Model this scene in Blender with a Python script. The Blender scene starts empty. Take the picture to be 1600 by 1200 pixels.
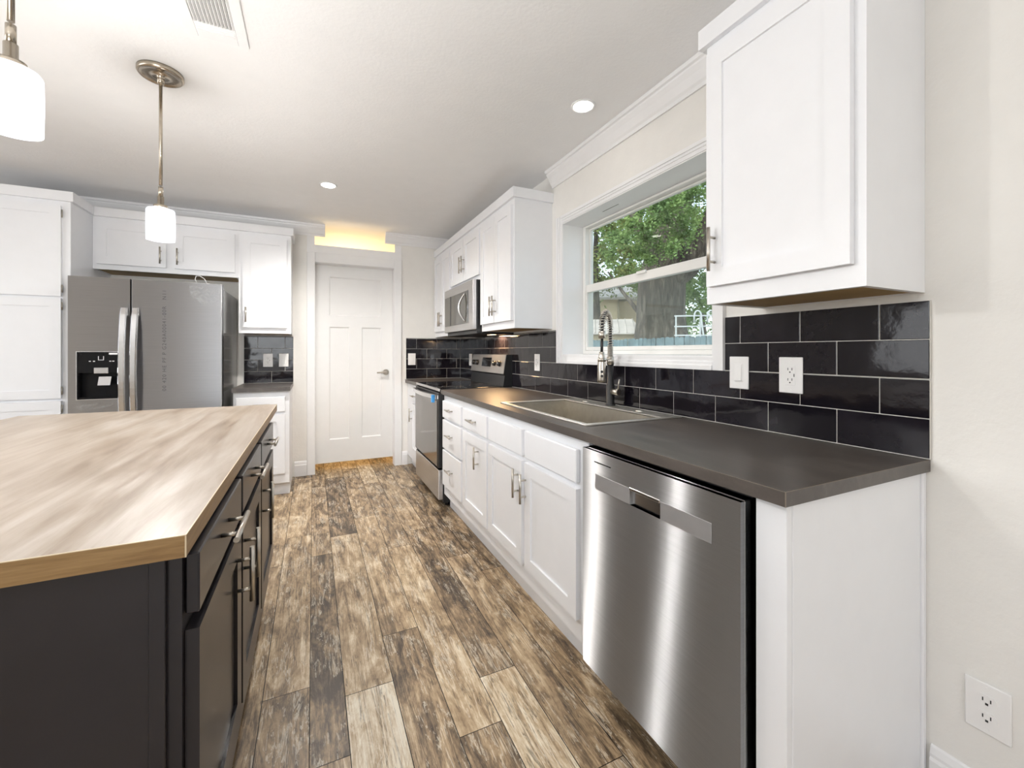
import bpy, bmesh, math, random
from mathutils import Vector, Matrix
random.seed(7)
C = bpy.context.scene
COL = C.collection
PI = math.pi

# ------------------------------------------------------------------ camera
cam_d = bpy.data.cameras.new('camera')
cam = bpy.data.objects.new('camera', cam_d); COL.objects.link(cam)
cam.location = (0, 0, 1.135)
cam.rotation_euler = (PI/2, 0, -math.radians(25.2))
cam_d.sensor_width = 36; cam_d.lens = 660/1600*36
cam_d.shift_y = -50/1600
cam_d.clip_start = 0.02; cam_d.clip_end = 300
C.camera = cam

# ------------------------------------------------------------------ world, sun, exposure
C.view_settings.view_transform = 'Standard'; C.view_settings.look = 'None'
C.view_settings.gamma = 1; C.view_settings.exposure = 1.02
C.view_settings.use_curve_mapping = False
C.cycles.max_bounces = 10; C.cycles.diffuse_bounces = 6; C.cycles.glossy_bounces = 6
C.cycles.transparent_max_bounces = 12; C.cycles.transmission_bounces = 6
C.cycles.use_denoising = True
C.cycles.sample_clamp_indirect = 6.0
C.cycles.caustics_reflective = False; C.cycles.caustics_refractive = False
W = bpy.data.worlds.new('sky'); C.world = W; W.use_nodes = True
wn = W.node_tree; wn.nodes.clear()
sky = wn.nodes.new('ShaderNodeTexSky'); sky.sky_type = 'NISHITA'
sky.sun_disc = False; sky.sun_elevation = math.radians(48); sky.sun_rotation = math.radians(250)
sky.air_density = 1.0; sky.dust_density = 2.0
bg = wn.nodes.new('ShaderNodeBackground'); bg.inputs[1].default_value = 0.20
wo = wn.nodes.new('ShaderNodeOutputWorld')
hs = wn.nodes.new('ShaderNodeHueSaturation'); hs.inputs['Saturation'].default_value = .45
wn.links.new(sky.outputs[0], hs.inputs['Color']); wn.links.new(hs.outputs[0], bg.inputs[0]); wn.links.new(bg.outputs[0], wo.inputs[0])

def lamp(name, kind, loc, energy, color=(1, 1, 1), rot=(0, 0, 0), **kw):
    l = bpy.data.lights.new(name, kind); l.energy = energy; l.color = color
    for k, v in kw.items(): setattr(l, k, v)
    o = bpy.data.objects.new(name, l); COL.objects.link(o); o.location = loc; o.rotation_euler = rot
    return o
lamp('sun', 'SUN', (-20, -10, 30), .9, (1, .95, .86), (math.radians(48), 0, math.radians(-62)), angle=0.03)
# added soft-fill lamps, source unseen (left wall and the wall behind the camera)
lamp('fill_left', 'AREA', (-3.52, 1.6, 1.5), 16, (.93, .96, 1), (0, -PI/2-.35, 0), shape='RECTANGLE', size=1.3, size_y=2.2)
lamp('fill_behind', 'AREA', (-1.2, -3.9, 1.5), 26, (.92, .96, 1), (PI/2+.45, 0, 0), shape='RECTANGLE', size=2.0, size_y=1.3)

lamp('ceiling_bounce_fill', 'SPOT', (-1.0, -.35, .5), 112, (.95, .975, 1), (PI, 0, 0), spot_size=math.radians(128), spot_blend=.8, shadow_soft_size=.3)  # unseen upward spot added to brighten the ceiling

# ------------------------------------------------------------------ materials
MATS = {}
def newmat(name):
    m = bpy.data.materials.new(name); m.use_nodes = True; MATS[name] = m
    nt = m.node_tree; b = nt.nodes['Principled BSDF']
    return m, nt, b
def nd(nt, t, **kw):
    n = nt.nodes.new(t)
    for k, v in kw.items(): setattr(n, k, v)
    return n
def coords(nt, scale=(1, 1, 1), kind='Object'):
    tc = nd(nt, 'ShaderNodeTexCoord'); mp = nd(nt, 'ShaderNodeMapping')
    mp.inputs['Scale'].default_value = scale
    nt.links.new(tc.outputs[kind], mp.inputs[0]); return mp.outputs[0]
def noise(nt, vec, scale, detail=4, rough=.55, dist=0):
    n = nd(nt, 'ShaderNodeTexNoise'); n.inputs['Scale'].default_value = scale
    n.inputs['Detail'].default_value = detail; n.inputs['Roughness'].default_value = rough
    n.inputs['Distortion'].default_value = dist
    nt.links.new(vec, n.inputs['Vector']); return n.outputs['Fac']
def ramp(nt, fac, stops):
    r = nd(nt, 'ShaderNodeValToRGB'); e = r.color_ramp.elements
    while len(e) < len(stops): e.new(.5)
    for i, (p, c) in enumerate(stops): e[i].position = p; e[i].color = (*c, 1)
    nt.links.new(fac, r.inputs[0]); return r.outputs[0]
def math_(nt, op, a, b=None, clamp=False):
    n = nd(nt, 'ShaderNodeMath', operation=op); n.use_clamp = clamp
    for i, v in enumerate((a, b)):
        if v is None: continue
        if isinstance(v, (int, float)): n.inputs[i].default_value = v
        else: nt.links.new(v, n.inputs[i])
    return n.outputs[0]
def mixc(nt, fac, a, b, mode='MIX'):
    n = nd(nt, 'ShaderNodeMix', data_type='RGBA', blend_type=mode)
    for s, v in ((0, fac), (6, a), (7, b)):
        if isinstance(v, (int, float)): n.inputs[s].default_value = v
        elif isinstance(v, tuple): n.inputs[s].default_value = (*v, 1)
        else: nt.links.new(v, n.inputs[s])
    return n.outputs[2]
def bump(nt, b, h, strength=.1, dist=.002):
    n = nd(nt, 'ShaderNodeBump'); n.inputs['Strength'].default_value = strength
    n.inputs['Distance'].default_value = dist
    nt.links.new(h, n.inputs['Height']); nt.links.new(n.outputs[0], b.inputs['Normal'])
def pm(name, col, rough=.5, metal=0, var=.04, scale=12, bmp=0, bscale=80, coat=0, bdist=.002, spec=.5):
    """plain painted / moulded surface: colour with faint noise, optional bump"""
    m, nt, b = newmat(name); v = coords(nt)
    f = noise(nt, v, scale, 3)
    lo = tuple(max(0, c*(1-var)) for c in col); hi = tuple(min(1, c*(1+var)) for c in col)
    nt.links.new(ramp(nt, f, [(.3, lo), (.7, hi)]), b.inputs['Base Color'])
    b.inputs['Roughness'].default_value = rough; b.inputs['Metallic'].default_value = metal
    b.inputs['Coat Weight'].default_value = coat; b.inputs['Specular IOR Level'].default_value = spec
    if bmp: bump(nt, b, noise(nt, v, bscale, 3), bmp, bdist)
    return m
def steel(name, col, alpha=.12, aniso=.8, dirn=(.6, .6, 90)):
    """brushed metal: brush lines run across, so highlights smear vertically"""
    m, nt, b = newmat(name); v = coords(nt, dirn); out = nt.nodes['Material Output']
    nt.nodes.remove(b); b = nd(nt, 'ShaderNodeBsdfAnisotropic')
    f = noise(nt, v, 6, 5, .7)
    nt.links.new(ramp(nt, f, [(.3, tuple(c*.9 for c in col)), (.7, tuple(min(1, c*1.08) for c in col))]), b.inputs['Color'])
    b.inputs['Roughness'].default_value = alpha**.5; b.inputs['Anisotropy'].default_value = aniso; b.inputs['Rotation'].default_value = .25
    t = nd(nt, 'ShaderNodeCombineXYZ'); t.inputs[2].default_value = 1
    nt.links.new(t.outputs[0], b.inputs['Tangent'])
    nt.links.new(b.outputs[0], out.inputs[0])
    return m
def emit(name, col, s, base=None):
    m, nt, b = newmat(name)
    f = noise(nt, coords(nt), 5, 2)
    nt.links.new(ramp(nt, f, [(.3, tuple(c*.98 for c in col)), (.7, col)]), b.inputs['Emission Color'])
    b.inputs['Base Color'].default_value = (*(base or col), 1); b.inputs['Emission Strength'].default_value = s
    return m

M_wall = pm('wall_paint', (.80, .785, .752), .6, var=.015, bmp=.35, bscale=55, bdist=.003)
M_ceil = pm('ceiling_paint', (.86, .86, .86), .7, var=.01, bmp=.35, bscale=70, bdist=.003)
M_trim = pm('trim_paint', (.84, .84, .845), .38, var=.01)
M_cab = pm('cabinet_white', (.83, .84, .865), .34, var=.01)
M_cabin = pm('cabinet_underside_board', (.42, .29, .13), .6, var=.12, scale=8)
M_door = pm('door_paint', (.84, .84, .835), .42, var=.01)
M_dark = pm('island_charcoal_paint', (.018, .016, .019), .30, var=.1, coat=.1)
M_nick = pm('brushed_nickel', (.56, .52, .46), .28, 1, var=.06, scale=60)
M_brass = pm('pendant_brushed_nickel', (.50, .44, .36), .26, 1, var=.08, scale=40)
M_black = pm('black_plastic', (.012, .012, .013), .35, var=.2)
M_blackgl = pm('black_glass', (.008, .008, .009), .06, var=.1, coat=1)
M_void = pm('dark_gap', (.01, .01, .01), .8, var=.2)
M_steel = steel('stainless_steel', (.50, .50, .505), .13, .86)
M_steel_fr = steel('fridge_stainless', (.44, .445, .46), .12, .75)
M_steel_l = steel('light_stainless', (.66, .65, .645), .12, .5)
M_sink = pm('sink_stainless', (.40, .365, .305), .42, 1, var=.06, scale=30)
M_sinkrim = pm('sink_rim_steel', (.86, .84, .78), .38, 1, var=.03)
M_chrome = pm('handle_steel', (.74, .74, .75), .2, 1, var=.03)
M_fside = pm('fridge_side_grey', (.22, .215, .21), .16, .6, var=.05)
M_plate = pm('switch_plate_plastic', (.84, .83, .82), .3, var=.01)
M_slot = pm('outlet_slot', (.02, .02, .02), .6, var=.1)
M_blue = pm('blue_tape', (.05, .32, .72), .5, var=.08)
M_grout = pm('grout', (.62, .60, .56), .8, var=.05, scale=60)
M_hose = pm('black_rubber', (.015, .015, .016), .4, var=.2)
M_print = pm('grey_ink', (.09, .09, .10), .6, var=.1)
M_white = pm('white_sticker', (.85, .85, .85), .5, var=.02)
M_vinyl = pm('vinyl_window', (.83, .82, .79), .35, var=.01)

def mat_tile():
    m, nt, b = newmat('glazed_tile')
    a = nd(nt, 'ShaderNodeAttribute', attribute_name='tone')
    v = coords(nt); off = nd(nt, 'ShaderNodeVectorMath', operation='ADD')
    sc = nd(nt, 'ShaderNodeVectorMath', operation='SCALE'); sc.inputs['Scale'].default_value = 7.3
    nt.links.new(a.outputs['Vector'], sc.inputs[0])
    nt.links.new(v, off.inputs[0]); nt.links.new(sc.outputs[0], off.inputs[1])
    f = noise(nt, off.outputs[0], 9, 5, .6)
    c = ramp(nt, f, [(.25, (.004, .0035, .006)), (.55, (.009, .0075, .0115)), (.70, (.020, .017, .024)), (.85, (.014, .024, .040))])
    c = mixc(nt, .5, c, ramp(nt, a.outputs['Fac'], [(0, (.005, .004, .006)), (1, (.018, .015, .020))]))
    nt.links.new(c, b.inputs['Base Color'])
    b.inputs['Specular IOR Level'].default_value = .38
    r = math_(nt, 'MULTIPLY_ADD', noise(nt, off.outputs[0], 5, 3), .10); nt.nodes[-1]
    r.node.inputs[2].default_value = .03
    nt.links.new(r, b.inputs['Roughness'])
    w = noise(nt, off.outputs[0], 10, 1, .5)
    w2 = noise(nt, off.outputs[0], 70, 2, .5)
    h = math_(nt, 'ADD', w, math_(nt, 'MULTIPLY', w2, .06))
    bump(nt, b, h, .30, .006)
    return m
M_tile = mat_tile()

def mat_floor():
    m, nt, b = newmat('plank_floor')
    a = nd(nt, 'ShaderNodeAttribute', attribute_name='tone')
    sd = nd(nt, 'ShaderNodeAttribute', attribute_name='seed')
    tc = nd(nt, 'ShaderNodeTexCoord')
    cmb = nd(nt, 'ShaderNodeCombineXYZ')
    nt.links.new(math_(nt, 'MULTIPLY', sd.outputs['Fac'], 13.7), cmb.inputs[0])
    nt.links.new(math_(nt, 'MULTIPLY', sd.outputs['Fac'], 91.3), cmb.inputs[1])
    add = nd(nt, 'ShaderNodeVectorMath', operation='ADD')
    nt.links.new(tc.outputs['Object'], add.inputs[0]); nt.links.new(cmb.outputs[0], add.inputs[1])
    def st(sx, sy):
        mp = nd(nt, 'ShaderNodeMapping'); mp.inputs['Scale'].default_value = (sx, sy, 1)
        nt.links.new(add.outputs[0], mp.inputs[0]); return mp.outputs[0]
    patch = noise(nt, st(12, 3.2), 1.0, 7, .68, 1.2)
    grain = noise(nt, st(55, 3.0), 1.0, 9, .78, 1.2)
    chip = noise(nt, st(26, 7), 1.0, 10, .80, .5)
    fine = noise(nt, st(190, 14), 1.0, 3, .6)
    speck = noise(nt, st(30, 16), 1.0, 5, .7, 1.0)
    f = math_(nt, 'ADD', math_(nt, 'MULTIPLY', patch, 1.15), math_(nt, 'MULTIPLY', grain, .75))
    f = math_(nt, 'ADD', f, math_(nt, 'MULTIPLY', fine, .22))
    f = math_(nt, 'ADD', f, math_(nt, 'MULTIPLY', speck, .30))
    f = math_(nt, 'ADD', f, math_(nt, 'MULTIPLY', chip, .55))
    f = math_(nt, 'ADD', f, math_(nt, 'MULTIPLY', a.outputs['Fac'], .72))
    f = math_(nt, 'MULTIPLY_ADD', math_(nt, 'SUBTRACT', f, 1.86), 1.45); f.node.inputs[2].default_value = .425
    c = ramp(nt, f, [(.0, (.05, .033, .02)), (.20, (.16, .11, .065)), (.38, (.31, .215, .125)), (.56, (.455, .335, .205)), (.74, (.62, .51, .36)), (.95, (.80, .73, .60))])
    def contour(n, w):
        return math_(nt, 'SUBTRACT', 1.0, math_(nt, 'DIVIDE', math_(nt, 'ABSOLUTE', math_(nt, 'SUBTRACT', n, .5)), w), True)
    spot = math_(nt, 'GREATER_THAN', noise(nt, st(8, 2.5), 1.0, 4, .6), .47)
    ck = math_(nt, 'MULTIPLY', contour(noise(nt, st(34, 1.7), 1.0, 6, .62, 1.0), .022), spot)
    c = mixc(nt, math_(nt, 'MULTIPLY', ck, .72), c, (.05, .034, .022))
    wk = math_(nt, 'MULTIPLY', contour(noise(nt, st(42, 3.1), 1.0, 6, .66, 1.4), .035), math_(nt, 'GREATER_THAN', noise(nt, st(11, 3.5), 1.0, 5, .7), .52))
    c = mixc(nt, math_(nt, 'MULTIPLY', wk, .6), c, (.78, .71, .58))
    nt.links.new(c, b.inputs['Base Color'])
    b.inputs['Roughness'].default_value = .42
    bump(nt, b, math_(nt, 'ADD', grain, math_(nt, 'MULTIPLY', fine, .6)), .22, .0015)
    return m
M_floor = mat_floor()

def mat_wood(name, cols, sx, sy, rough, axis='y'):
    m, nt, b = newmat(name)
    s = (sx, sy, sx) if axis == 'y' else (sy, sx, sx)
    v = coords(nt, s)
    f = noise(nt, v, 1, 6, .6, .9); g = noise(nt, coords(nt, tuple(q*5 for q in s)), 1, 4, .6, .3)
    h = math_(nt, 'ADD', math_(nt, 'MULTIPLY', f, .6), math_(nt, 'MULTIPLY', g, .4))
    nt.links.new(ramp(nt, h, cols), b.inputs['Base Color'])
    nt.links.new(ramp(nt, g, [(.3, (rough*.85,)*3), (.7, (rough*1.15,)*3)]), b.inputs['Roughness'])
    bump(nt, b, g, .08, .001)
    return m
M_ititop = mat_wood('island_wood_laminate', [(.30, (.17, .12, .08)), (.44, (.28, .22, .165)), (.56, (.37, .315, .26)), (.72, (.47, .43, .39))], 10, 1.0, .34)
M_iedge = mat_wood('island_wood_edge', [(.3, (.16, .085, .03)), (.5, (.27, .16, .062)), (.72, (.36, .23, .10))], 60, 4, .45, 'x')
M_iedge2 = mat_wood('island_wood_edge_side', [(.3, (.16, .085, .03)), (.5, (.27, .16, .062)), (.72, (.36, .23, .10))], 60, 4, .45, 'y')
def mat_counter():
    m, nt, b = newmat('dark_laminate')
    f = noise(nt, coords(nt, (14, 3, 8)), 1, 6, .65, .8); g = noise(nt, coords(nt), 160, 3, .6)
    h = math_(nt, 'ADD', math_(nt, 'MULTIPLY', f, .9), math_(nt, 'MULTIPLY', g, .1))
    nt.links.new(ramp(nt, h, [(.3, (.052, .043, .038)), (.5, (.078, .066, .058)), (.62, (.102, .087, .077)), (.75, (.15, .13, .115))]), b.inputs['Base Color'])
    nt.links.new(ramp(nt, f, [(.3, (.34,)*3), (.7, (.40,)*3)]), b.inputs['Roughness'])
    b.inputs['Specular IOR Level'].default_value = .65
    return m
M_ctr = mat_counter()
M_ctredge = pm('laminate_edge_line', (.20, .165, .13), .5, var=.1)

def mat_glass(name, tint=(.93, .97, .96), refl=1.0):
    m, nt, b = newmat(name); nt.nodes.remove(b)
    out = nt.nodes['Material Output']
    tr = nd(nt, 'ShaderNodeBsdfTransparent'); gl = nd(nt, 'ShaderNodeBsdfGlossy')
    gl.inputs['Roughness'].default_value = .0
    nt.links.new(ramp(nt, noise(nt, coords(nt), 3, 2), [(.3, tint), (.7, tuple(min(1, c*1.02) for c in tint))]), tr.inputs[0])
    fr = nd(nt, 'ShaderNodeFresnel'); fr.inputs[0].default_value = 1.5
    gi = nd(nt, 'ShaderNodeNewGeometry'); ff = math_(nt, 'SUBTRACT', 1.0, gi.outputs['Backfacing'])
    mx = nd(nt, 'ShaderNodeMixShader'); nt.links.new(math_(nt, 'MULTIPLY', math_(nt, 'MULTIPLY', fr.outputs[0], ff), refl, True), mx.inputs[0])
    nt.links.new(tr.outputs[0], mx.inputs[1]); nt.links.new(gl.outputs[0], mx.inputs[2])
    nt.links.new(mx.outputs[0], out.inputs[0]); return m
M_glass = mat_glass('window_glass')
def mat_screen():
    m, nt, b = newmat('screen_with_painted_haze'); out = nt.nodes['Material Output']  # screen colour lightened to imitate the interior's reflected haze on the lower pane
    b.inputs['Base Color'].default_value = (.50, .52, .50, 1); b.inputs['Roughness'].default_value = .7
    tr = nd(nt, 'ShaderNodeBsdfTransparent'); mx = nd(nt, 'ShaderNodeMixShader')
    f = noise(nt, coords(nt), 900, 1)
    nt.links.new(math_(nt, 'MULTIPLY_ADD', f, .2), mx.inputs[0]); mx.inputs[0].links[0].from_node.inputs[2].default_value = .08
    nt.links.new(tr.outputs[0], mx.inputs[1]); nt.links.new(b.outputs[0], mx.inputs[2])
    nt.links.new(mx.outputs[0], out.inputs[0]); return m
M_screen = mat_screen()
def mat_shade():
    m, nt, b = newmat('frosted_glass_shade'); nt.nodes.remove(b); out = nt.nodes['Material Output']
    tr = nd(nt, 'ShaderNodeBsdfTransparent'); tl = nd(nt, 'ShaderNodeBsdfTranslucent'); df = nd(nt, 'ShaderNodeBsdfDiffuse')
    em = nd(nt, 'ShaderNodeEmission'); em.inputs[0].default_value = (.80, .90, 1, 1); em.inputs[1].default_value = .42
    c = ramp(nt, noise(nt, coords(nt), 8, 2), [(.3, (.055, .06, .07)), (.7, (.06, .066, .075))])
    nt.links.new(c, tl.inputs[0]); nt.links.new(c, df.inputs[0])
    m1 = nd(nt, 'ShaderNodeMixShader'); m1.inputs[0].default_value = .35
    nt.links.new(tl.outputs[0], m1.inputs[1]); nt.links.new(df.outputs[0], m1.inputs[2])
    m2 = nd(nt, 'ShaderNodeMixShader'); m2.inputs[0].default_value = .35
    nt.links.new(tr.outputs[0], m2.inputs[1]); nt.links.new(m1.outputs[0], m2.inputs[2])
    ad = nd(nt, 'ShaderNodeAddShader'); nt.links.new(m2.outputs[0], ad.inputs[0]); nt.links.new(em.outputs[0], ad.inputs[1])
    nt.links.new(ad.outputs[0], out.inputs[0]); return m
M_shade = mat_shade()
M_bulb = emit('bulb_glow', (1, .98, .95), 480)
M_lens = emit('downlight_lens', (1, .95, .88), 5)

# ------------------------------------------------------------------ mesh helpers
class MB:
    def __init__(s, tone=False):
        s.bm = bmesh.new(); s.t = s.bm.faces.layers.float.new('tone') if tone else None
        s.sd = s.bm.faces.layers.float.new('seed') if tone else None
    def box(s, x0, x1, y0, y1, z0, z1, m=0, bev=0, seg=1):
        if x0 > x1: x0, x1 = x1, x0
        if y0 > y1: y0, y1 = y1, y0
        if z0 > z1: z0, z1 = z1, z0
        v = [s.bm.verts.new((x, y, z)) for x in (x0, x1) for y in (y0, y1) for z in (z0, z1)]
        fs = [s.bm.faces.new([v[i] for i in q]) for q in ((0, 1, 3, 2), (4, 6, 7, 5), (0, 4, 5, 1), (2, 3, 7, 6), (0, 2, 6, 4), (1, 5, 7, 3))]
        for f in fs: f.material_index = m
        if bev:
            es = list({e for f in fs for e in f.edges})
            r = bmesh.ops.bevel(s.bm, geom=es, offset=bev, segments=seg, affect='EDGES', profile=.5)
            for f in r['faces']:
                f.material_index = m
                if seg > 1: f.smooth = True
        return fs
    def poly(s, pts, m=0):
        f = s.bm.faces.new([s.bm.verts.new(p) for p in pts]); f.material_index = m; return f
    def prism(s, prof, axis, a, b, m=0):
        """extrude a 2D outline along axis ('x','y','z') from a to b"""
        def P(p, q):
            return {'x': (q, p[0], p[1]), 'y': (p[0], q, p[1]), 'z': (p[0], p[1], q)}[axis]
        A = [s.bm.verts.new(P(p, a)) for p in prof]; B = [s.bm.verts.new(P(p, b)) for p in prof]
        n = len(prof); fs = [s.bm.faces.new(A), s.bm.faces.new(B[::-1])]
        for i in range(n): fs.append(s.bm.faces.new([A[i], B[i], B[(i+1) % n], A[(i+1) % n]]))
        for f in fs: f.material_index = m
        bmesh.ops.recalc_face_normals(s.bm, faces=fs); return fs
    def rings(s, rings, m=0, cap=True, closed=False, smooth=True):
        R = [[s.bm.verts.new(p) for p in r] for r in rings]; n = len(R[0]); fs = []
        for i in range(len(R) if closed else len(R)-1):
            A, B = R[i], R[(i+1) % len(R)]
            for j in range(n):
                f = s.bm.faces.new([A[j], A[(j+1) % n], B[(j+1) % n], B[j]]); f.smooth = smooth; fs.append(f)
        if cap and not closed:
            fs.append(s.bm.faces.new(R[0][::-1])); fs.append(s.bm.faces.new(R[-1]))
        for f in fs: f.material_index = m
        bmesh.ops.recalc_face_normals(s.bm, faces=fs); return fs
    def tube(s, pts, r, seg=10, m=0, cap=True, smooth=True):
        pts = [Vector(p) for p in pts]; rr = r if isinstance(r, (list, tuple)) else [r]*len(pts)
        prev = None; rings = []
        for i, p in enumerate(pts):
            t = (pts[min(i+1, len(pts)-1)]-pts[max(i-1, 0)]).normalized()
            if prev is None:
                u = t.orthogonal().normalized()
            else:
                u = (prev - t*prev.dot(t)); u = u.normalized() if u.length > 1e-6 else t.orthogonal().normalized()
            prev = u; w = t.cross(u)
            rings.append([tuple(p+(u*math.cos(a)+w*math.sin(a))*rr[i]) for a in (2*PI*k/seg for k in range(seg))])
        return s.rings(rings, m, cap, smooth=smooth)
    def lathe(s, prof, c=(0, 0, 0), seg=28, m=0, cap=False, closed=False):
        return s.rings([[(c[0]+r*math.cos(2*PI*k/seg), c[1]+r*math.sin(2*PI*k/seg), c[2]+z) for k in range(seg)] for r, z in prof], m, cap, closed)
    def build(s, name, mats, parent=None, loc=None):
        me = bpy.data.meshes.new(name); s.bm.normal_update(); s.bm.to_mesh(me); s.bm.free()
        for m in (mats if isinstance(mats, (list, tuple)) else [mats]): me.materials.append(m)
        o = bpy.data.objects.new(name, me); COL.objects.link(o)
        if parent is not None: o.parent = parent
        if loc: o.location = loc
        return o

def tag(o, label=None, cat=None, group=None, kind=None):
    if label: o['label'] = label
    if cat: o['category'] = cat
    if group: o['group'] = group
    if kind: o['kind'] = kind
    return o
def empty(name, label, cat, loc=(0, 0, 0), rz=0, group=None):
    o = bpy.data.objects.new(name, None); COL.objects.link(o); o.location = loc; o.rotation_euler = (0, 0, rz)
    o.empty_display_size = .1
    return tag(o, label, cat, group)
def struct(name, mb, mats, parent=None, label=None):
    o = mb.build(name, mats, parent)
    if parent is None: o['kind'] = 'structure'
    if label: o['label'] = label
    return o
def copy_tree(o, parent=None):
    c = o.copy(); COL.objects.link(c)
    if parent is not None: c.parent = parent
    for ch in list(o.children): copy_tree(ch, c)
    return c
def boxobj(name, mats, parent, *b, bev=0, seg=1):
    mb = MB(); mb.box(*b, 0, bev, seg); return mb.build(name, mats, parent)

XW, YB, ZC = 1.43, 4.323, 2.31       # right wall, back wall, ceiling
XL, YF = -3.6, -4.0
Z_CT = .859                          # worktop height
# ------------------------------------------------------------------ room shell
def floor():
    mb = MB(tone=True)
    seams = [(-.15, -.01, 1.586), (-.01, .095, 2.59), (.095, .25, 1.494), (.25, .39, 1.745), (.39, .525, 1.19), (.525, .66, 1.38), (.66, .79, .942), (.79, .93, 2.05)]
    tones = {(2, 0): .62, (2, -1): .86, (2, 1): .25, (4, 0): .62, (4, 1): .42, (3, 0): .55, (3, 1): .42, (5, 0): .35, (5, 1): .50, (6, 0): .5, (6, 1): .34, (0, 0): .55, (0, 1): .52, (0, -1): .36, (1, 0): .40, (1, 1): .36, (1, 2): .4,
             (3, -1): .42, (4, -1): .38, (5, -1): .76, (6, -1): .48, (3, 2): .62, (4, 2): .66, (2, 2): .55, (5, 2): .35, (6, 2): .5, (7, 0): .35, (7, 1): .3, (7, -1): .45}
    cols = list(seams); x = -.15; k = -1
    while x > XL:
        w = random.choice((.105, .14, .155)); cols.append((max(x-w, XL), x, random.uniform(0, 1.3))); x -= w
    x = .93
    while x < XW:
        cols.append((x, min(x+.14, XW), random.uniform(0, 1.3))); x += .14
    L = 1.32; g = .0012
    for i, (x0, x1, y0) in enumerate(cols):
        for n in range(-5, 5):
            a, b = y0+n*L, y0+(n+1)*L
            a, b = max(a, YF), min(b, 6.4)
            if b-a < .02: continue
            t = tones.get((i, n), random.choice((.3, .4, .5, .62))) if i < 8 else random.choice((.3, .4, .5, .62))
            sd = random.random()
            f = mb.poly([(x0+g, a+g, 0), (x1-g, a+g, 0), (x1-g, b-g, 0), (x0+g, b-g, 0)])
            f[mb.t] = t; f[mb.sd] = sd
    for f in mb.box(XL-.1, XW+.1, YF-.1, 6.5, -.08, -.002, 1): f[mb.t] = 0
    return struct('floor', mb, [M_floor, M_void])
floor()

mb = MB(); mb.box(XL-.1, XW+.2, YF-.1, 6.5, ZC, ZC+.1)
struct('ceiling', mb, M_ceil)

WY0, WY1, WZ0, WZ1 = 1.165, 2.28, 1.115, 1.945     # window opening
mb = MB()
mb.box(XW, XW+.2, YF-.1, WY0, -.6, ZC); mb.box(XW, XW+.2, WY1, 6.5, -.6, ZC)
mb.box(XW, XW+.2, WY0, WY1, -.6, WZ0); mb.box(XW, XW+.2, WY0, WY1, WZ1, ZC)
struct('wall_right', mb, M_wall)
DX0, DX1, DZ = -.006, .768, 1.99
mb = MB()
mb.box(XL-.1, DX0, YB, YB+.12, 0, ZC); mb.box(DX1, XW-.0005, YB, YB+.12, 0, ZC)
mb.box(DX0, DX1, YB, YB+.12, DZ, 2.116)
struct('wall_back', mb, M_wall)
mb = MB()
mb.box(XL-.1, XL, YF-.1, .15, 0, ZC); mb.box(XL-.1, XL, 2.35, 6.5, 0, ZC)
mb.box(XL-.1, XL, .15, 2.35, 0, .85); mb.box(XL-.1, XL, .15, 2.35, 2.15, ZC)
struct('wall_left', mb, M_wall)
mb = MB()
mb.box(XL, -2.4, YF-.1, YF, 0, ZC); mb.box(.1, XW, YF-.1, YF, 0, ZC)
mb.box(-2.4, .1, YF-.1, YF, 0, .85); mb.box(-2.4, .1, YF-.1, YF, 2.15, ZC)
struct('wall_front', mb, M_wall)
mb = MB(); mb.box(XL, XW, 6.4, 6.5, 0, ZC)
M_warm = pm('utility_room_paint', (.80, .70, .52), .7, var=.02)
struct('wall_utility_back', mb, M_warm)
mb = MB(); mb.box(-.9, -.8, YB+.121, 6.4, 0, ZC); struct('wall_utility_left', mb, M_warm)
# living-room windows (off frame, unseen; added to go with the fill lamps)
for nm, (a, b) in (('window_2', ('x', None)), ('window_3', ('y', None))):
    mb = MB()
    if a == 'x':
        for (p, q, z0, z1) in ((.15, 2.35, .85, .92), (.15, 2.35, 2.08, 2.15), (.15, .22, .92, 2.08), (2.28, 2.35, .92, 2.08), (1.22, 1.28, .92, 2.08)):
            mb.box(XL-.07, XL-.03, p, q, z0, z1)
    else:
        for (p, q, z0, z1) in ((-2.4, .1, .85, .92), (-2.4, .1, 2.08, 2.15), (-2.4, -2.33, .92, 2.08), (.03, .1, .92, 2.08), (-1.18, -1.12, .92, 2.08)):
            mb.box(p, q, YF-.07, YF-.03, z0, z1)
    struct(nm, mb, M_vinyl)

# crown mouldings
def crown(name, pts_axis, a, b, fixed, inward):
    prof = [(0, 2.208), (.008, 2.208), (.012, 2.222), (.020, 2.232), (.036, 2.262), (.050, 2.282), (.052, 2.290), (.062, 2.294), (.066, 2.309), (0, 2.309)]
    mb = MB(); mb.prism([(fixed+inward*p, z) for p, z in prof], pts_axis, a, b)
    return struct(name, mb, M_trim)
crown('trim_1', 'y', .98, 2.40, XW-.001, -1)
crown('trim_2', 'x', XL, .10, YB-.001, -1)
crown('trim_3', 'x', .642, XW-.07, YB-.001, -1)

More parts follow.
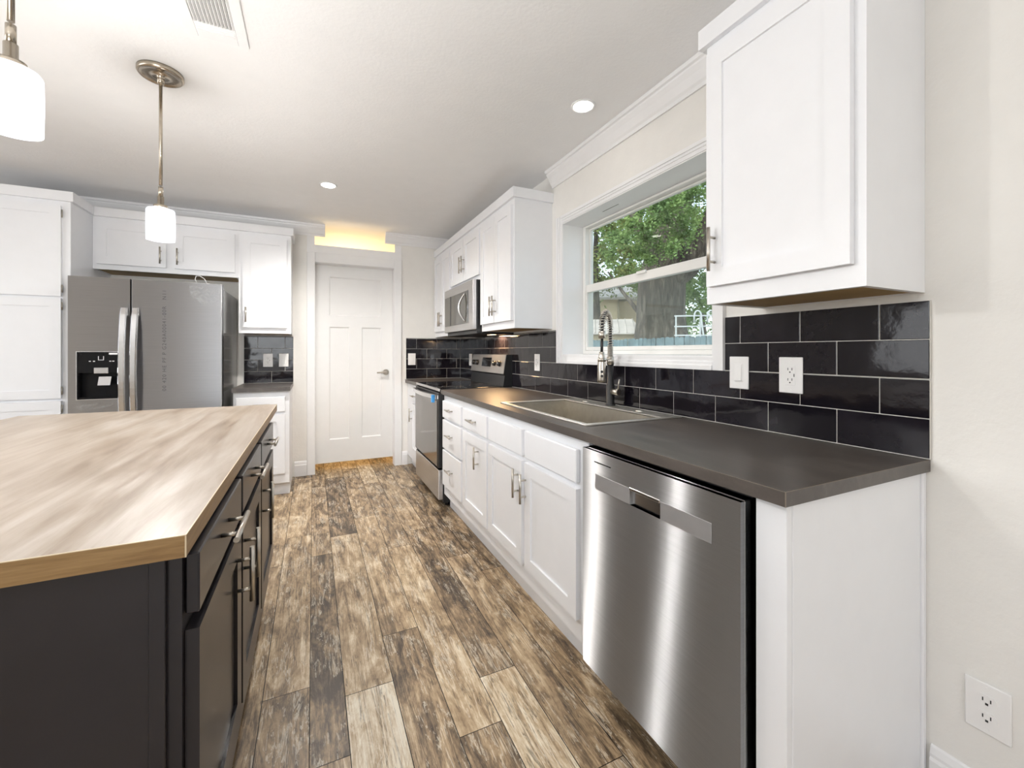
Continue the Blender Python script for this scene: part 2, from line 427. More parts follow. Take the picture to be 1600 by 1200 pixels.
# window casing, jamb liner
mb = MB()
def casing_bar(mb, axis, a, b, lo, hi, outer_lo):
    """stepped casing bar on right wall; lo..hi across, outer edge at lo if outer_lo"""
    steps = [(0, .35, .020), (.35, .62, .015), (.62, 1, .011)]
    for s0, s1, t in steps:
        if not outer_lo: s0, s1 = 1-s1, 1-s0
        p, q = lo+(hi-lo)*s0, lo+(hi-lo)*s1
        if axis == 'y': mb.box(XW-t, XW-.0005, a, b, p, q)
        else: mb.box(XW-t, XW-.0005, p, q, a, b)
casing_bar(mb, 'y', WY0, WY1, 1.064, WZ0, True)
casing_bar(mb, 'y', WY0, WY1, WZ1, 1.99, False)
casing_bar(mb, 'z', 1.064, 1.99, 1.113, WY0, True)
casing_bar(mb, 'z', 1.064, 1.99, WY1, 2.332, False)
t = .006
mb.box(XW-.0075, XW+.15, WY0+.0003, WY0+t, WZ0+t, WZ1-t); mb.box(XW-.0075, XW+.15, WY1-t, WY1-.0003, WZ0+t, WZ1-t)
mb.box(XW-.0075, XW+.15, WY0+.0003, WY1-.0003, WZ0+.0003, WZ0+t); mb.box(XW-.0075, XW+.15, WY0+.0003, WY1-.0003, WZ1-t, WZ1-.0003)
struct('trim_4', mb, M_trim)
# window unit
win = bpy.data.objects.new('window_1', None); COL.objects.link(win); win['kind'] = 'structure'
mb = MB(); y0, y1, z0, z1 = WY0+.007, WY1-.007, WZ0+.007, WZ1-.007; x0, x1 = 1.575, 1.64
mb.box(x0, x1, y0, y0+.025, z0, z1, 0, .002); mb.box(x0, x1, y1-.025, y1, z0, z1, 0, .002)
mb.box(x0, x1, y0+.025, y1-.025, z0, z0+.022, 0, .002); mb.box(x0, x1, y0+.025, y1-.025, z1-.012, z1, 0, .002)
mb.build('window_frame', M_vinyl, win)
def sash(name, xs0, xs1, za, zb, rail_lo, rail_hi, stile):
    mb = MB(); a, b = y0+.026, y1-.026
    mb.box(xs0, xs1, a, a+stile, za, zb, 0, .002); mb.box(xs0, xs1, b-stile, b, za, zb, 0, .002)
    mb.box(xs0, xs1, a+stile, b-stile, za, za+rail_lo, 0, .002); mb.box(xs0, xs1, a+stile, b-stile, zb-rail_hi, zb, 0, .002)
    o = mb.build(name, M_vinyl, win)
    mb = MB(); xm = (xs0+xs1)/2; mb.box(xm-.002, xm+.002, a+stile-.003, b-stile+.003, za+rail_lo-.003, zb-rail_hi+.003)
    mb.build('pane', M_glass, o)
    if name == 'lower_sash':
        mb = MB(); mb.poly([(1.632, a, za), (1.632, b, za), (1.632, b, zb), (1.632, a, zb)]); mb.build('haze_screen', M_screen, o)
        mb = MB(); mb.box(xs0-.012, xs0-.0005, 1.70, 1.77, zb-.012, zb+.004, 0, .002); mb.build('sash_lock', M_vinyl, o)
    return o
sash('lower_sash', 1.580, 1.604, z0+.023, 1.562, .022, .048, .012)
sash('upper_sash', 1.608, 1.629, 1.518, z1-.013, .040, .010, .008)
mb = MB(); mb.box(1.500, 1.502, 1.83, 1.97, WZ1-t-.0012, WZ1-t-.0002); mb.build('slot', M_slot, win)

# back-wall door: casing, jamb, slab
mb = MB()
yc = YB-.016
def vcas(xa, xb, z0, z1):
    mb.box(xa, xb, yc, YB-.0005, z0, z1, 0, .003)
vcas(-.052, .016, 0, 2.058); vcas(.734, .803, 0, 2.058); vcas(.016, .734, 1.968, 2.058)
mb.box(-.052, .803, YB-.006, YB-.0005, 2.058, 2.13); mb.box(-.052, .012, YB-.006, YB-.0005, 2.13, 2.206); mb.box(.738, .803, YB-.006, YB-.0005, 2.13, 2.206)
mb.box(-.0055, .016, YB, YB+.10, 0, 1.968); mb.box(.734, .7675, YB, YB+.10, 0, 1.968); mb.box(.016, .734, YB, YB+.10, 1.968, 1.9895)
struct('trim_5', mb, M_trim)
door = bpy.data.objects.new('door_1', None); COL.objects.link(door); door['kind'] = 'structure'
YD = YB+.108
mb = MB(); sl0, sl1, sz0, sz1 = .003, .760, .068, 1.982
xs = [(sl0, .14), (.14, .622), (.622, sl1)]
T = .032
mb.box(sl0, .14, YD, YD+T, sz0, sz1); mb.box(.622, sl1, YD, YD+T, sz0, sz1)
for (za, zb) in ((sz0, .288), (1.378, 1.486), (1.862, sz1)): mb.box(.14, .622, YD, YD+T, za, zb)
mb.box(.322, .435, YD, YD+T, .288, 1.378)
mb.build('door_slab', M_door, door)
for (a, b, c, d) in ((.14, .622, 1.486, 1.862), (.14, .322, .288, 1.378), (.435, .622, .288, 1.378)):
    mb = MB(); e = .010
    mb.box(a+e, b-e, YD+.010, YD+T-.01, c+e, d-e)
    for q in ([(a, YD, c), (b, YD, c), (b-e, YD+.010, c+e), (a+e, YD+.010, c+e)], [(b, YD, c), (b, YD, d), (b-e, YD+.010, d-e), (b-e, YD+.010, c+e)],
              [(b, YD, d), (a, YD, d), (a+e, YD+.010, d-e), (b-e, YD+.010, d-e)], [(a, YD, d), (a, YD, c), (a+e, YD+.010, c+e), (a+e, YD+.010, d-e)]): mb.poly(q)
    mb.build('door_panel', M_door, door)
mb = MB()
mb.tube([(.667, YD-.001, .93), (.667, YD-.010, .93)], .030, 20); mb.tube([(.667, YD-.010, .93), (.667, YD-.05, .93)], .011, 12)
mb.tube([(.675, YD-.05, .93), (.64, YD-.052, .932), (.575, YD-.046, .928)], [.011, .010, .007], 10)
mb.build('door_handle', M_nick, door)

# baseboards
def baseboard(name, axis, a, b, f, inward):
    prof = [(0, 0), (.013, 0), (.013, .10), (.010, .108), (.010, .116), (.006, .132), (0, .136)]
    mb = MB(); mb.prism([(f+inward*p, z) for p, z in prof], axis, a, b); struct(name, mb, M_trim)
baseboard('baseboard_right', 'y', YF, .520, XW-.0005, -1)
baseboard('baseboard_back', 'x', -.155, -.054, YB-.0005, -1)
baseboard('baseboard_corner', 'x', .805, .862, YB-.0005, -1)
baseboard('baseboard_left', 'y', YF, YB, XL+.0005, 1)
baseboard('baseboard_front', 'x', XL+.02, XW-.02, YF+.0005, 1)

# ------------------------------------------------------------------ backsplash tiles
def tiles(name, axis, regions, origin, flip=1, fixed=0):
    """axis 'y': on right wall facing -X; axis 'x': on back wall facing -Y. regions: (a0,a1,z0,z1)"""
    mb = MB(tone=True); P, H, g = .2115, .1018, .0023
    def bx(a0, a1, z0, z1, t0, t1, m, bev):
        if axis == 'y': return mb.box(fixed-t1, fixed-t0, a0, a1, z0, z1, m, bev)
        return mb.box(a0, a1, fixed-t1, fixed-t0, z0, z1, m, bev)
    for (a0, a1, z0, z1) in regions:
        bx(a0, a1, z0, z1, .0008, .0084, 1, 0)
        for r in range(5):
            lo, hi = max(z0, Z_CT+.003+r*H), min(z1, Z_CT+.003+(r+1)*H)
            if hi-lo < .006: continue
            k = -30
            while k < 30:
                s0 = origin+flip*(k*P+(P/2 if r % 2 else 0)); s1 = s0+flip*P
                p, q = sorted((s0, s1)); p, q = max(p, a0), min(q, a1); k += 1
                if q-p < .008: continue
                n0 = len(mb.bm.faces); bx(p+g/2, q-g/2, lo+g/2, hi-g/2, .008, .0097, 0, .0012)
                mb.bm.faces.ensure_lookup_table(); tv = random.random()
                for f in mb.bm.faces[n0-0:]: f[mb.t] = tv
    o = struct(name, mb, [M_tile, M_grout]); return o
o = tiles('backsplash_right', 'y', [(.520, YB-.011, Z_CT+.002, 1.0637), (.520, 1.112, 1.0655, 1.267), (2.333, YB-.011, 1.0655, 1.276)], .520, 1, XW)
o['label'] = 'long glossy black tile backsplash along the window wall'
o = tiles('backsplash_corner', 'x', [(.848, XW-.011, Z_CT+.002, 1.276)], .848, 1, YB)
o['label'] = 'black tile backsplash in the far corner right of the door'
o = tiles('backsplash_fridge', 'x', [(-.545, -.163, Z_CT+.002, 1.276)], -.335, 1, YB)
o['label'] = 'small black tile backsplash between refrigerator and door'

# ------------------------------------------------------------------ cabinets
# local frame: x along the front (viewer's left to right), y depth (front face 0, back +D), z up
def pull(parent, x, z, L, horiz, mat=None, y=0, so=.028):
    mb = MB(); h = L/2; e = L*.28; r = .0055
    if horiz:
        mb.tube([(x-h, y-so, z), (x+h, y-so, z)], r, 10)
        for q in (-e, e): mb.tube([(x+q, y, z), (x+q, y-so, z)], .0042, 8)
    else:
        mb.tube([(x, y-so, z-h), (x, y-so, z+h)], r, 10)
        for q in (-e, e): mb.tube([(x, y, z+q), (x, y-so, z+q)], .0042, 8)
    return mb.build('handle', mat or M_nick, parent)
def shaker(parent, name, x0, x1, z0, z1, mat, fr=.055, T=.019, rec=.007):
    mb = MB(); y1, y0 = -.0008, -.0008-T; b = .0015
    mb.box(x0, x0+fr, y0, y1, z0, z1, 0); mb.box(x1-fr, x1, y0, y1, z0, z1, 0)
    mb.box(x0+fr, x1-fr, y0, y1, z0, z0+fr, 0); mb.box(x0+fr, x1-fr, y0, y1, z1-fr, z1, 0)
    mb.box(x0+fr, x1-fr, y0+rec, y1, z0+fr, z1-fr, 0)
    return mb.build(name, mat, parent)
def slab(parent, name, x0, x1, z0, z1, mat, T=.019):
    mb = MB(); mb.box(x0, x1, -.0008-T, -.0008, z0, z1, 0, .0025); return mb.build(name, mat, parent)
YFACE = -.0198   # outer face of doors
def base_body(parent, w, D, mat, top=None, toe_h=.10, toe_d=.045, zt=.828):
    mb = MB(); mb.box(0, w, 0, D, toe_h, zt, 0, .001); mb.build('body', mat, parent)
    mb = MB(); mb.box(0, w, toe_d, D, 0, toe_h-.0005); mb.build('toe_kick', mat, parent)
def upper_body(parent, w, D, z0, z1, rec=.003, back_rail=True):
    mb = MB(); t = .016
    mb.box(0, w, 0, .019, z0, z1, 0); mb.box(0, t, .019, D, z0, z1, 0); mb.box(w-t, w, .019, D, z0, z1, 0)
    mb.box(t, w-t, .019, D, z1-.016, z1, 0); mb.box(t, w-t, D-.006, D, z0, z1-.016, 0)
    mb.build('body', M_cab, parent)
    mb = MB(); mb.box(t, w-t, .0195, D-.0065, z0+rec, z0+rec+.012); mb.build('underside_panel', M_cabin, parent)
def crown_board(parent, w, D, z0, z1, left=False, right=False, T=.019):
    mb = MB(); mb.box(-(T if left else 0), w+(T if right else 0), -T, -.0004, z0, z1, 0, .001)
    if left: mb.box(-T, -.0004, -.0004, D, z0, z1, 0, .001)
    if right: mb.box(w+.0004, w+T, -.0004, D, z0, z1, 0, .001)
    mb.build('crown_board', M_cab, parent)

RZ = -PI/2
XF = .866                      # base cabinet face, right run
D_B = XW-.002-XF
XU = 1.154; D_U = XW-.0005-XU  # upper cabinet face
UZ0, UZ1, UZT = 1.288, 2.115, 2.178
def right_cab(name, label, yhi, ylo, up=False, cat='cabinet', group=None):
    o = empty(name, label, cat, (XU if up else XF, yhi, 0), RZ, group); return o, yhi-ylo

# -- right run base cabinets (far to near)
o, w = right_cab('base_cabinet', 'narrow white base cabinet in the far corner beyond the stove', YB-.002, 3.775)
base_body(o, w, D_B, M_cab)
d = slab(o, 'drawer', .27, w-.02, .665, .785, M_cab); pull(d, .40, .727, .12, True, y=YFACE)
d = shaker(o, 'door', .27, w-.02, .178, .645, M_cab); pull(d, .305, .54, .125, False, y=YFACE)
o, w = right_cab('drawer_cabinet', 'white base cabinet with three drawers beside the stove', 3.003, 2.546)
base_body(o, w, D_B, M_cab)
for (a, b) in ((.665, .785), (.447, .649), (.182, .433)):
    d = slab(o, 'drawer', .022, w-.018, a, b, M_cab); pull(d, w/2, (a+b)/2+.01, .115, True, y=YFACE)
o, w = right_cab('base_cabinet', 'white base cabinet with one drawer over one door, between drawer stack and sink cabinet', 2.5455, 2.112)
base_body(o, w, D_B, M_cab)
d = slab(o, 'drawer', .018, w-.012, .665, .785, M_cab); pull(d, w/2, .731, .125, True, y=YFACE)
d = shaker(o, 'door', .018, w-.012, .178, .645, M_cab); pull(d, w-.135, .535, .125, False, y=YFACE)
o, w = right_cab('sink_cabinet', 'wide white double-door sink base cabinet beside the dishwasher', 2.1115, 1.212)
mbx = MB(); ys, ye = .052, .455     # open top for the bowl
mbx.box(0, w, 0, .02, .10, .828); mbx.box(0, .016, .02, D_B, .10, .828); mbx.box(w-.016, w, .02, D_B, .10, .828)
mbx.box(.016, w-.016, D_B-.006, D_B, .10, .828); mbx.box(.016, w-.016, .02, D_B-.006, .10, .116)
mbx.build('body', M_cab, o)
mbx = MB(); mbx.box(0, w, .045, D_B, 0, .0995); mbx.build('toe_kick', M_cab, o)
for x0, x1 in ((.012, .412), (.440, .847)):
    slab(o, 'false_drawer_front', x0, x1, .667, .786, M_cab)
d = shaker(o, 'door', .012, .412, .178, .645, M_cab); pull(d, .412-.032, .54, .13, False, y=YFACE)
d = shaker(o, 'door', .440, .847, .178, .645, M_cab); pull(d, .440+.015, .535, .13, False, y=YFACE)

# -- end filler and panel
o = empty('end_panel', 'tall white end panel closing the worktop run beside the dishwasher', 'cabinet panel', (XF, .602, 0), RZ)
mb = MB(); mb.box(0, .066, 0, .018, 0, .828, 0, .001); mb.build('filler_stile', M_cab, o)
mb = MB(); mb.box(.050, .067, .0185, D_B-.018, 0, .828, 0, .001); mb.build('panel', M_cab, o)
mb = MB(); mb.box(.050, .073, D_B-.0175, D_B, 0, .828, 0, .003); mb.build('scribe_molding', M_cab, o)

# -- dishwasher
dw = empty('dishwasher', 'stainless steel dishwasher under the near end of the worktop', 'dishwasher', (.835, 1.205, 0), RZ)
w = .590
mb = MB(); mb.box(.004, w-.004, .046, .57, .075, .815); mb.build('tub', M_black, dw)
mb = MB(); mb.box(.004, w-.004, .10, .56, .0, .0745); mb.build('toe_panel', M_black, dw)
mb = MB(); b0, b1, p0, p1, pz0, pz1 = .070, .517, .237, .357, .690, .738
zd0, zd1 = .082, .812; T = .044
# door skin around the handle pocket
mb.box(0, p0, 0, T, zd0, zd1, 0, .004, 2) if False else None
mb.box(0, w, .012, T, zd0, zd1, 0, .003)
mb.box(0, p0, 0, .0125, zd0+.002, zd1-.002); mb.box(p1, w, 0, .0125, zd0+.002, zd1-.002)
mb.box(p0, p1, 0, .0125, zd0+.002, pz0); mb.box(p0, p1, 0, .0125, pz1, zd1-.002)
dd = mb.build('door', M_steel, dw)
M_band = pm('satin_aluminium', (.50, .50, .51), .5, .85, var=.03)
for q0, q1 in ((b0, p0), (p1, b1)): boxobj('handle_band', M_band, dd, q0, q1, -.0012, -.0001, pz0, pz1, bev=.0005)
mb = MB(); mb.box(p0+.001, p1-.001, .0095, .0118, pz0+.001, pz1-.001); mb.box(p0, p1, -.004, .003, pz1-.006, pz1+.004, 0, .002); mb.build('pocket_handle', M_chrome, dd)
mb = MB(); mb.box(.065, .150, -.0006, -.0001, .774, .7775); mb.build('vent_slot', M_void, dd)
for fx in (.09, w-.09):
    mb = MB(); mb.lathe([(.0, 0), (.018, 0), (.018, .008), (.008, .012), (.008, .07), (0, .07)], (fx, .075, 0), 14); mb.build('levelling_foot', M_nick, dw)

# -- worktops
def worktop(name, label, boxes, loc=(0, 0, 0)):
    mb = MB()
    for b in boxes: mb.box(*b[:6], 0, b[6] if len(b) > 6 else 0)
    mb.bm.normal_update()
    o = mb.build(name, [M_ctr, M_ctredge], None); tag(o, label, 'worktop'); return o
XE = .840; SX0, SX1, SY0, SY1 = .928, 1.310, 1.315, 2.070
zt0, zt1 = .829, Z_CT
wt = worktop('worktop', 'long dark laminate worktop holding the sink and faucet', [
    (XE, SX0, .522, 3.004, zt0, zt1), (SX1, XW-.001, .522, 3.004, zt0, zt1),
    (SX0, SX1, .522, SY0, zt0, zt1), (SX0, SX1, SY1, 3.004, zt0, zt1)])
mb = MB(); e = .0012
mb.box(XE-.0003, XE+e, .522, 3.004, zt1-.0002, zt1+.0004, 0); mb.box(XE, XW-.012, .5217, .522+e, zt1-.0002, zt1+.0004, 0)
mb.box(XE-.0004, XE+e, .5216, .522+e, zt0, zt1, 0)
mb.build('edge_line', M_ctredge, wt)
worktop('worktop', 'short dark laminate worktop in the far corner beyond the stove', [(XE, XW-.001, 3.776, YB-.001, zt0, zt1)])
worktop('worktop', 'small dark laminate worktop between refrigerator and door', [(-.555, -.164, 3.765, YB-.001, zt0, zt1)])

# -- sink
sk = empty('sink', 'stainless steel drop-in sink set in the long worktop', 'sink', (0, 0, 0))
mb = MB(); rx0, rx1, ry0, ry1, rz = .912, 1.398, 1.298, 2.088, Z_CT+.001
bx0, bx1, by0, by1 = .936, 1.302, 1.324, 2.060; rt = rz+.005
mb.box(rx0, bx0, ry0, ry1, rz-.0005, rt, 0, .001); mb.box(bx1, rx1, ry0, ry1, rz-.0005, rt, 0, .001)
mb.box(bx0, bx1, ry0, by0, rz-.0005, rt, 0, .001); mb.box(bx0, bx1, by1, ry1, rz-.0005, rt, 0, .001)
mb.build('rim', M_sinkrim, sk)
mb = MB(); q = .0; zb = .66; iz = rz-.002
A = [(bx0, by0), (bx1, by0), (bx1, by1), (bx0, by1)]; ins = .03
Bq = [(bx0+ins, by0+ins), (bx1-ins, by0+ins), (bx1-ins, by1-ins), (bx0+ins, by1-ins)]
for i in range(4):
    j = (i+1) % 4; mb.poly([(*A[i], iz), (*A[j], iz), (*Bq[j], zb), (*Bq[i], zb)])
mb.poly([(*p, zb) for p in Bq])
ob = mb.build('bowl', M_sink, sk)
sm = ob.modifiers.new('thick', 'SOLIDIFY'); sm.thickness = -.001
mb = MB(); mb.lathe([(0, .0), (.045, .0), (.045, .003), (.03, .001), (0, .001)], (1.12, 1.69, zb+.0012), 20); mb.build('drain', M_chrome, sk)
for yy in (1.50, 1.92):
    mb = MB(); mb.lathe([(0, 0), (.02, 0), (.018, .003), (0, .004)], (1.352, yy, rt), 16); mb.build('hole_cover', M_sinkrim, sk)

# -- faucet
fc = empty('faucet', 'black and nickel spring-neck kitchen faucet behind the sink', 'faucet', (1.362, 1.724, rt+.0005))
mb = MB(); mb.lathe([(0, 0), (.025, 0), (.025, .006), (.0205, .010), (.0205, .105), (.0155, .112), (.0155, .205), (0, .205)], seg=20); mb.build('column', M_hose, fc)
mb = MB(); mb.lathe([(.0, .2055), (.0185, .2055), (.0185, .245), (0, .245)], seg=18); mb.build('collar', M_nick, fc)
ux, uy = -.774, -.633; R = .088; zs = .245; zt = .378
path = [(0, 0, zs+(zt-zs)*k/14) for k in range(15)]
for k in range(1, 17):
    a = PI*k/16; path.append((ux*R*(1-math.cos(a)), uy*R*(1-math.cos(a)), zt+R*.95*math.sin(a)))
path.append((ux*2*R, uy*2*R, zt-.02))
mb = MB(); mb.tube(path, .0075, 10); mb.build('hose', M_hose, fc)
# spring coil around the path
def resample(path, n):
    P = [Vector(p) for p in path]; L = [0]
    for i in range(1, len(P)): L.append(L[-1]+(P[i]-P[i-1]).length)
    out = []
    for k in range(n):
        s = L[-1]*k/(n-1); i = 1
        while i < len(L)-1 and L[i] < s: i += 1
        f = (s-L[i-1])/max(1e-9, L[i]-L[i-1]); out.append(P[i-1].lerp(P[i], f))
    return out, L[-1]
n = 640; pts, LL = resample(path, n); side = Vector((uy, -ux, 0)).normalized(); coil = []; ph = 0
for i in range(n):
    t = (pts[min(i+1, n-1)]-pts[max(i-1, 0)]).normalized(); v = t.cross(side)
    frac = i/(n-1); turns = 9 if frac < .16 else (22 if frac < .84 else 22)
    pitch = .0056 if pts[i].z < .30 and frac < .4 else .0125
    ph += 2*PI*(LL/(n-1))/pitch
    coil.append(pts[i]+(side*math.cos(ph)+v*math.sin(ph))*.0135)
mb = MB(); mb.tube(coil, .0021, 6); mb.build('spring', M_nick, fc)
ex, ey = ux*2*R, uy*2*R
mb = MB(); mb.tube([(ex, ey, zt-.045), (ex, ey, zt-.012)], .0165, 16); mb.build('spring_cap', M_nick, fc)
mb = MB(); mb.tube([(ex, ey, zt-.046), (ex*1.04, ey*1.04, .27)], .0065, 10); mb.build('spray_hose', M_hose, fc)
hx, hy = ex*1.04, ey*1.04
mb = MB(); mb.lathe([(0, .27), (.012, .27), (.014, .252), (.0195, .215), (.0205, .14), (.019, .128), (0, .128)], (hx, hy, 0), 18); sp = mb.build('spray_head', M_nick, fc)
for zz in (.178, .158):
    mb = MB(); dv = Vector((-1.2, -1.724, 0)).normalized()*.0205
    mb.tube([(hx+dv.x*.9, hy+dv.y*.9, zz), (hx+dv.x*1.12, hy+dv.y*1.12, zz)], .0065, 10); mb.build('spray_button', M_hose, sp)
mb = MB(); mb.tube([(ux*.016, uy*.016, .232), (hx-ux*.014, hy-uy*.014, .232)], .0045, 8)
mb.lathe([(.0145, .224), (.019, .224), (.019, .242), (.0145, .242)], (hx, hy, 0), 16, closed=True); mb.build('support_arm', M_nick, fc)
mb = MB(); mb.tube([(0, -.018, .07), (.004, -.062, .07)], .0165, 16); mb.tube([(.002, -.055, .08), (-.002, -.072, .135)], [.0045, .0035], 8); mb.build('lever', M_nick, fc)

# -- range
rg = empty('stove', 'stainless steel electric stove with black glass top between white cabinets', 'stove', (.826, 3.771, 0), RZ); w = .763
mb = MB(); mb.box(.002, w-.002, .035, .585, .03, .845, 0, .002); mb.build('body', M_black, rg)
for fx in (.05, w-.05):
    for fy in (.08, .53):
        mb = MB(); mb.lathe([(0, 0), (.02, 0), (.02, .0295), (0, .0295)], (fx, fy, 0), 12); mb.build('foot', M_black, rg)
mb = MB(); mb.box(.0, w, .012, .59, .8455, .866, 0, .003, 2); ck = mb.build('cooktop', M_blackgl, rg)
M_burn = pm('burner_ring', (.06, .06, .06), .3, var=.1)
for (bx, by, r) in ((.2, .17, .11), (.56, .17, .085), (.2, .42, .085), (.56, .42, .11)):
    mb = MB(); mb.lathe([(r-.003, .8663), (r, .8664), (r, .8661), (r-.003, .8661)], (bx, by, 0), 36, closed=True); mb.build('burner_ring', M_burn, ck)
mb = MB(); mb.box(0, w, .004, .0115, .846, .866, 0, .002); mb.build('cooktop_edge', M_steel_l, ck)
mb = MB(); mb.box(.004, w-.004, 0, .034, .285, .835, 0, .003); do = mb.build('oven_door', M_black, rg)
mb = MB(); mb.box(.006, w-.035, -.004, -.0005, .295, .775, 0, .002); M_ovgl = pm('oven_glass', (.19, .175, .165), .10, .55, var=.05); mb.build('oven_window', M_ovgl, do)
mb = MB()
hp = []
for k in range(17):
    x = .008+(w-.016)*k/16; hp.append((x, -.018-.028*math.sin(PI*k/16), .806))
rings = []
for (x, y, z) in hp: rings.append([(x, y-.007, z-.014), (x, y+.007, z-.016), (x, y+.007, z+.016), (x, y-.007, z+.014)])
mb.rings(rings, 0, True, smooth=False)
mb.box(.008, .035, -.02, -.0005, .792, .82); mb.box(w-.035, w-.008, -.02, -.0005, .792, .82)
hd = mb.build('oven_handle', M_chrome, do)
mb = MB(); mb.box(w-.042, w-.010, -.046, -.0275, .768, .822, 0, .001); mb.build('blue_tape', M_blue, hd)['label'] = 'blue tape wrapped on handle end'
mb = MB(); mb.box(.004, w-.004, 0, .034, .055, .272, 0, .003); mb.build('storage_drawer', M_steel_l, rg)
mb = MB(); mb.prism([(.515, .8665), (.595, .8665), (.595, 1.115), (.545, 1.115), (.520, .96), (.530, .95)], 'x', .004, w-.004); bgd = mb.build('backguard', M_black, rg)
# steel fascia, sloped
def on_guard(x, s, out):   # s 0..1 along slope from (.520,.96) to (.545,1.115)
    return (x, .520+.025*s-out*.987, .96+.155*s+out*.16)
def guard_plate(x0, x1, s0, s1, o0, o1, mat, nm, par):
    mb = MB(); r0 = [on_guard(x0, s0, o0), on_guard(x1, s0, o0), on_guard(x1, s1, o0), on_guard(x0, s1, o0)]
    r1 = [on_guard(x0, s0, o1), on_guard(x1, s0, o1), on_guard(x1, s1, o1), on_guard(x0, s1, o1)]
    mb.rings([r0, r1], 0, True, smooth=False); return mb.build(nm, mat, par)
fp = guard_plate(.006, w-.006, .02, .985, .0005, .004, pm('control_panel_steel', (.52, .50, .48), .38, .9, var=.04), 'control_panel', bgd)
guard_plate(.27, .48, .33, .82, .0042, .0052, M_blackgl, 'display', bgd)
guard_plate(.275, .475, .30, .32, .0042, .006, M_steel_l, 'display_trim', bgd)
for kx in (.07, .16, .56, .66):
    mb = MB(); a = on_guard(kx, .52, .0045); b = on_guard(kx, .52, .024); mb.tube([a, b], [.023, .020], 16)
    kn = mb.build('knob', M_black, bgd)
    mb = MB(); c = on_guard(kx, .52, .0245); c2 = on_guard(kx, .52, .027); mb.tube([c, c2], .006, 8); mb.build('pointer', M_chrome, kn)

# -- microwave
mw = empty('microwave', 'stainless over-the-range microwave mounted above the stove', 'microwave', (1.085, 3.752, 0), RZ); w = .757
mb = MB(); mb.box(0, w, .03, .34, 1.275, 1.684, 0, .002); mb.build('body', M_black, mw)
mb = MB(); mb.box(0, w, 0, .0295, 1.305, 1.684, 0, .004, 2); fdoor = mb.build('door', M_steel_l, mw)
M_mwgl = pm('microwave_window', (.13, .125, .11), .08, .5, var=.08)
mb = MB(); mb.box(.02, w-.135, -.002, -.0003, 1.36, 1.615, 0, .0008); mb.build('window_glass', M_mwgl, fdoor)
mb = MB(); mb.box(w-.134, w-.105, -.002, -.0003, 1.36, 1.615, 0, .0005); mb.build('control_strip', M_blackgl, fdoor)
mb = MB(); mb.box(.02+.16, .02+.19, -.0026, -.0021, 1.36, 1.615); mb.build('window_bar', M_black, fdoor)
hp = []
for k in range(15):
    z = 1.375+.225*k/14; s = math.sin(PI*k/14); hp.append((w-.175-.055*s, -.004-.032*s, z))
mb = MB(); mb.tube(hp, [.004+.006*math.sin(PI*k/14) for k in range(15)], 10); mb.build('door_handle', M_chrome, fdoor)
M_mwlamp = emit('cooktop_lamp', (1, .74, .46), 3)
mb = MB(); mb.box(.52, .62, .21, .25, 1.2735, 1.2748); mb.build('cooktop_lamp', M_mwlamp, mw)
lamp('cooktop_lamp_light', 'AREA', (1.375, 3.20, 1.268), 3.6, (1, .62, .30), (0, 0, 0), size=.14)

# -- upper cabinets, right wall
def upper(name, label, yhi, ylo, z0, doors, dz0, dz1, hz, left=False, right=False, group=None):
    o, w = right_cab(name, label, yhi, ylo, True, group=group)
    upper_body(o, w, D_U, z0, UZT-.002)
    crown_board(o, w, D_U, UZ1, UZT, left, right)
    for (a, b, hx) in doors:
        d = shaker(o, 'door', a, b, dz0, dz1, M_cab); pull(d, hx, hz, .135, False, y=YFACE)
    return o
upper('upper_cabinet', 'large white single-door upper cabinet nearest the camera, right of the window', .969, .533, UZ0, [(.014, .412, .045)], 1.342, 2.082, 1.453, True, True)
upper('upper_cabinet', 'tall white double-door upper cabinet between microwave and window', 2.988, 2.413, UZ0, [(.02, .284, .262), (.289, .556, .312)], 1.338, 2.075, 1.452, False, True)
upper('upper_cabinet', 'short white double-door upper cabinet above the microwave', 3.7535, 2.9885, 1.686, [(.015, .378, .352), (.386, .75, .412)], 1.726, 2.075, 1.862)
upper('upper_cabinet', 'white double-door upper cabinet in the far corner left of the microwave', YB-.002, 3.754, UZ0, [(.02, .277, .258), (.284, .55, .304)], 1.338, 2.075, 1.452)

# -- left back run (faces the camera)
o = empty('upper_cabinet', 'narrow white single-door upper cabinet between refrigerator and door', 'cabinet', (-.545, 4.03, 0)); w = .375; D = YB-.0015-4.03
upper_body(o, w, D, UZ0, UZT-.002); crown_board(o, w, D, UZ1, UZT, False, True)
d = shaker(o, 'door', .028, .347, 1.335, 2.075, M_cab); pull(d, .052, 1.437, .12, False, y=YFACE)
o = empty('upper_cabinet', 'wide white double-door cabinet above the refrigerator', 'cabinet', (-1.4345, 4.03, 0)); w = .889
upper_body(o, w, D, 1.735, UZT-.002); crown_board(o, w, D, UZ1, UZT)
d = shaker(o, 'door', .026, .425, 1.772, 2.08, M_cab); pull(d, .395, 1.86, .125, False, y=YFACE)
d = shaker(o, 'door', .475, .865, 1.772, 2.08, M_cab); pull(d, .498, 1.86, .125, False, y=YFACE)
o = empty('pantry_cabinet', 'tall white pantry cabinet left of the refrigerator', 'cabinet', (-2.04, 3.73, 0)); w = .604; D = YB-.002-3.73
mb = MB(); mb.box(0, w, 0, D, .10, UZT-.002, 0, .001); mb.build('body', M_cab, o)
mb = MB(); mb.box(0, w, .06, D, 0, .0995); mb.build('toe_kick', M_cab, o)
crown_board(o, w, D-.318, UZ1, UZT, False, True)
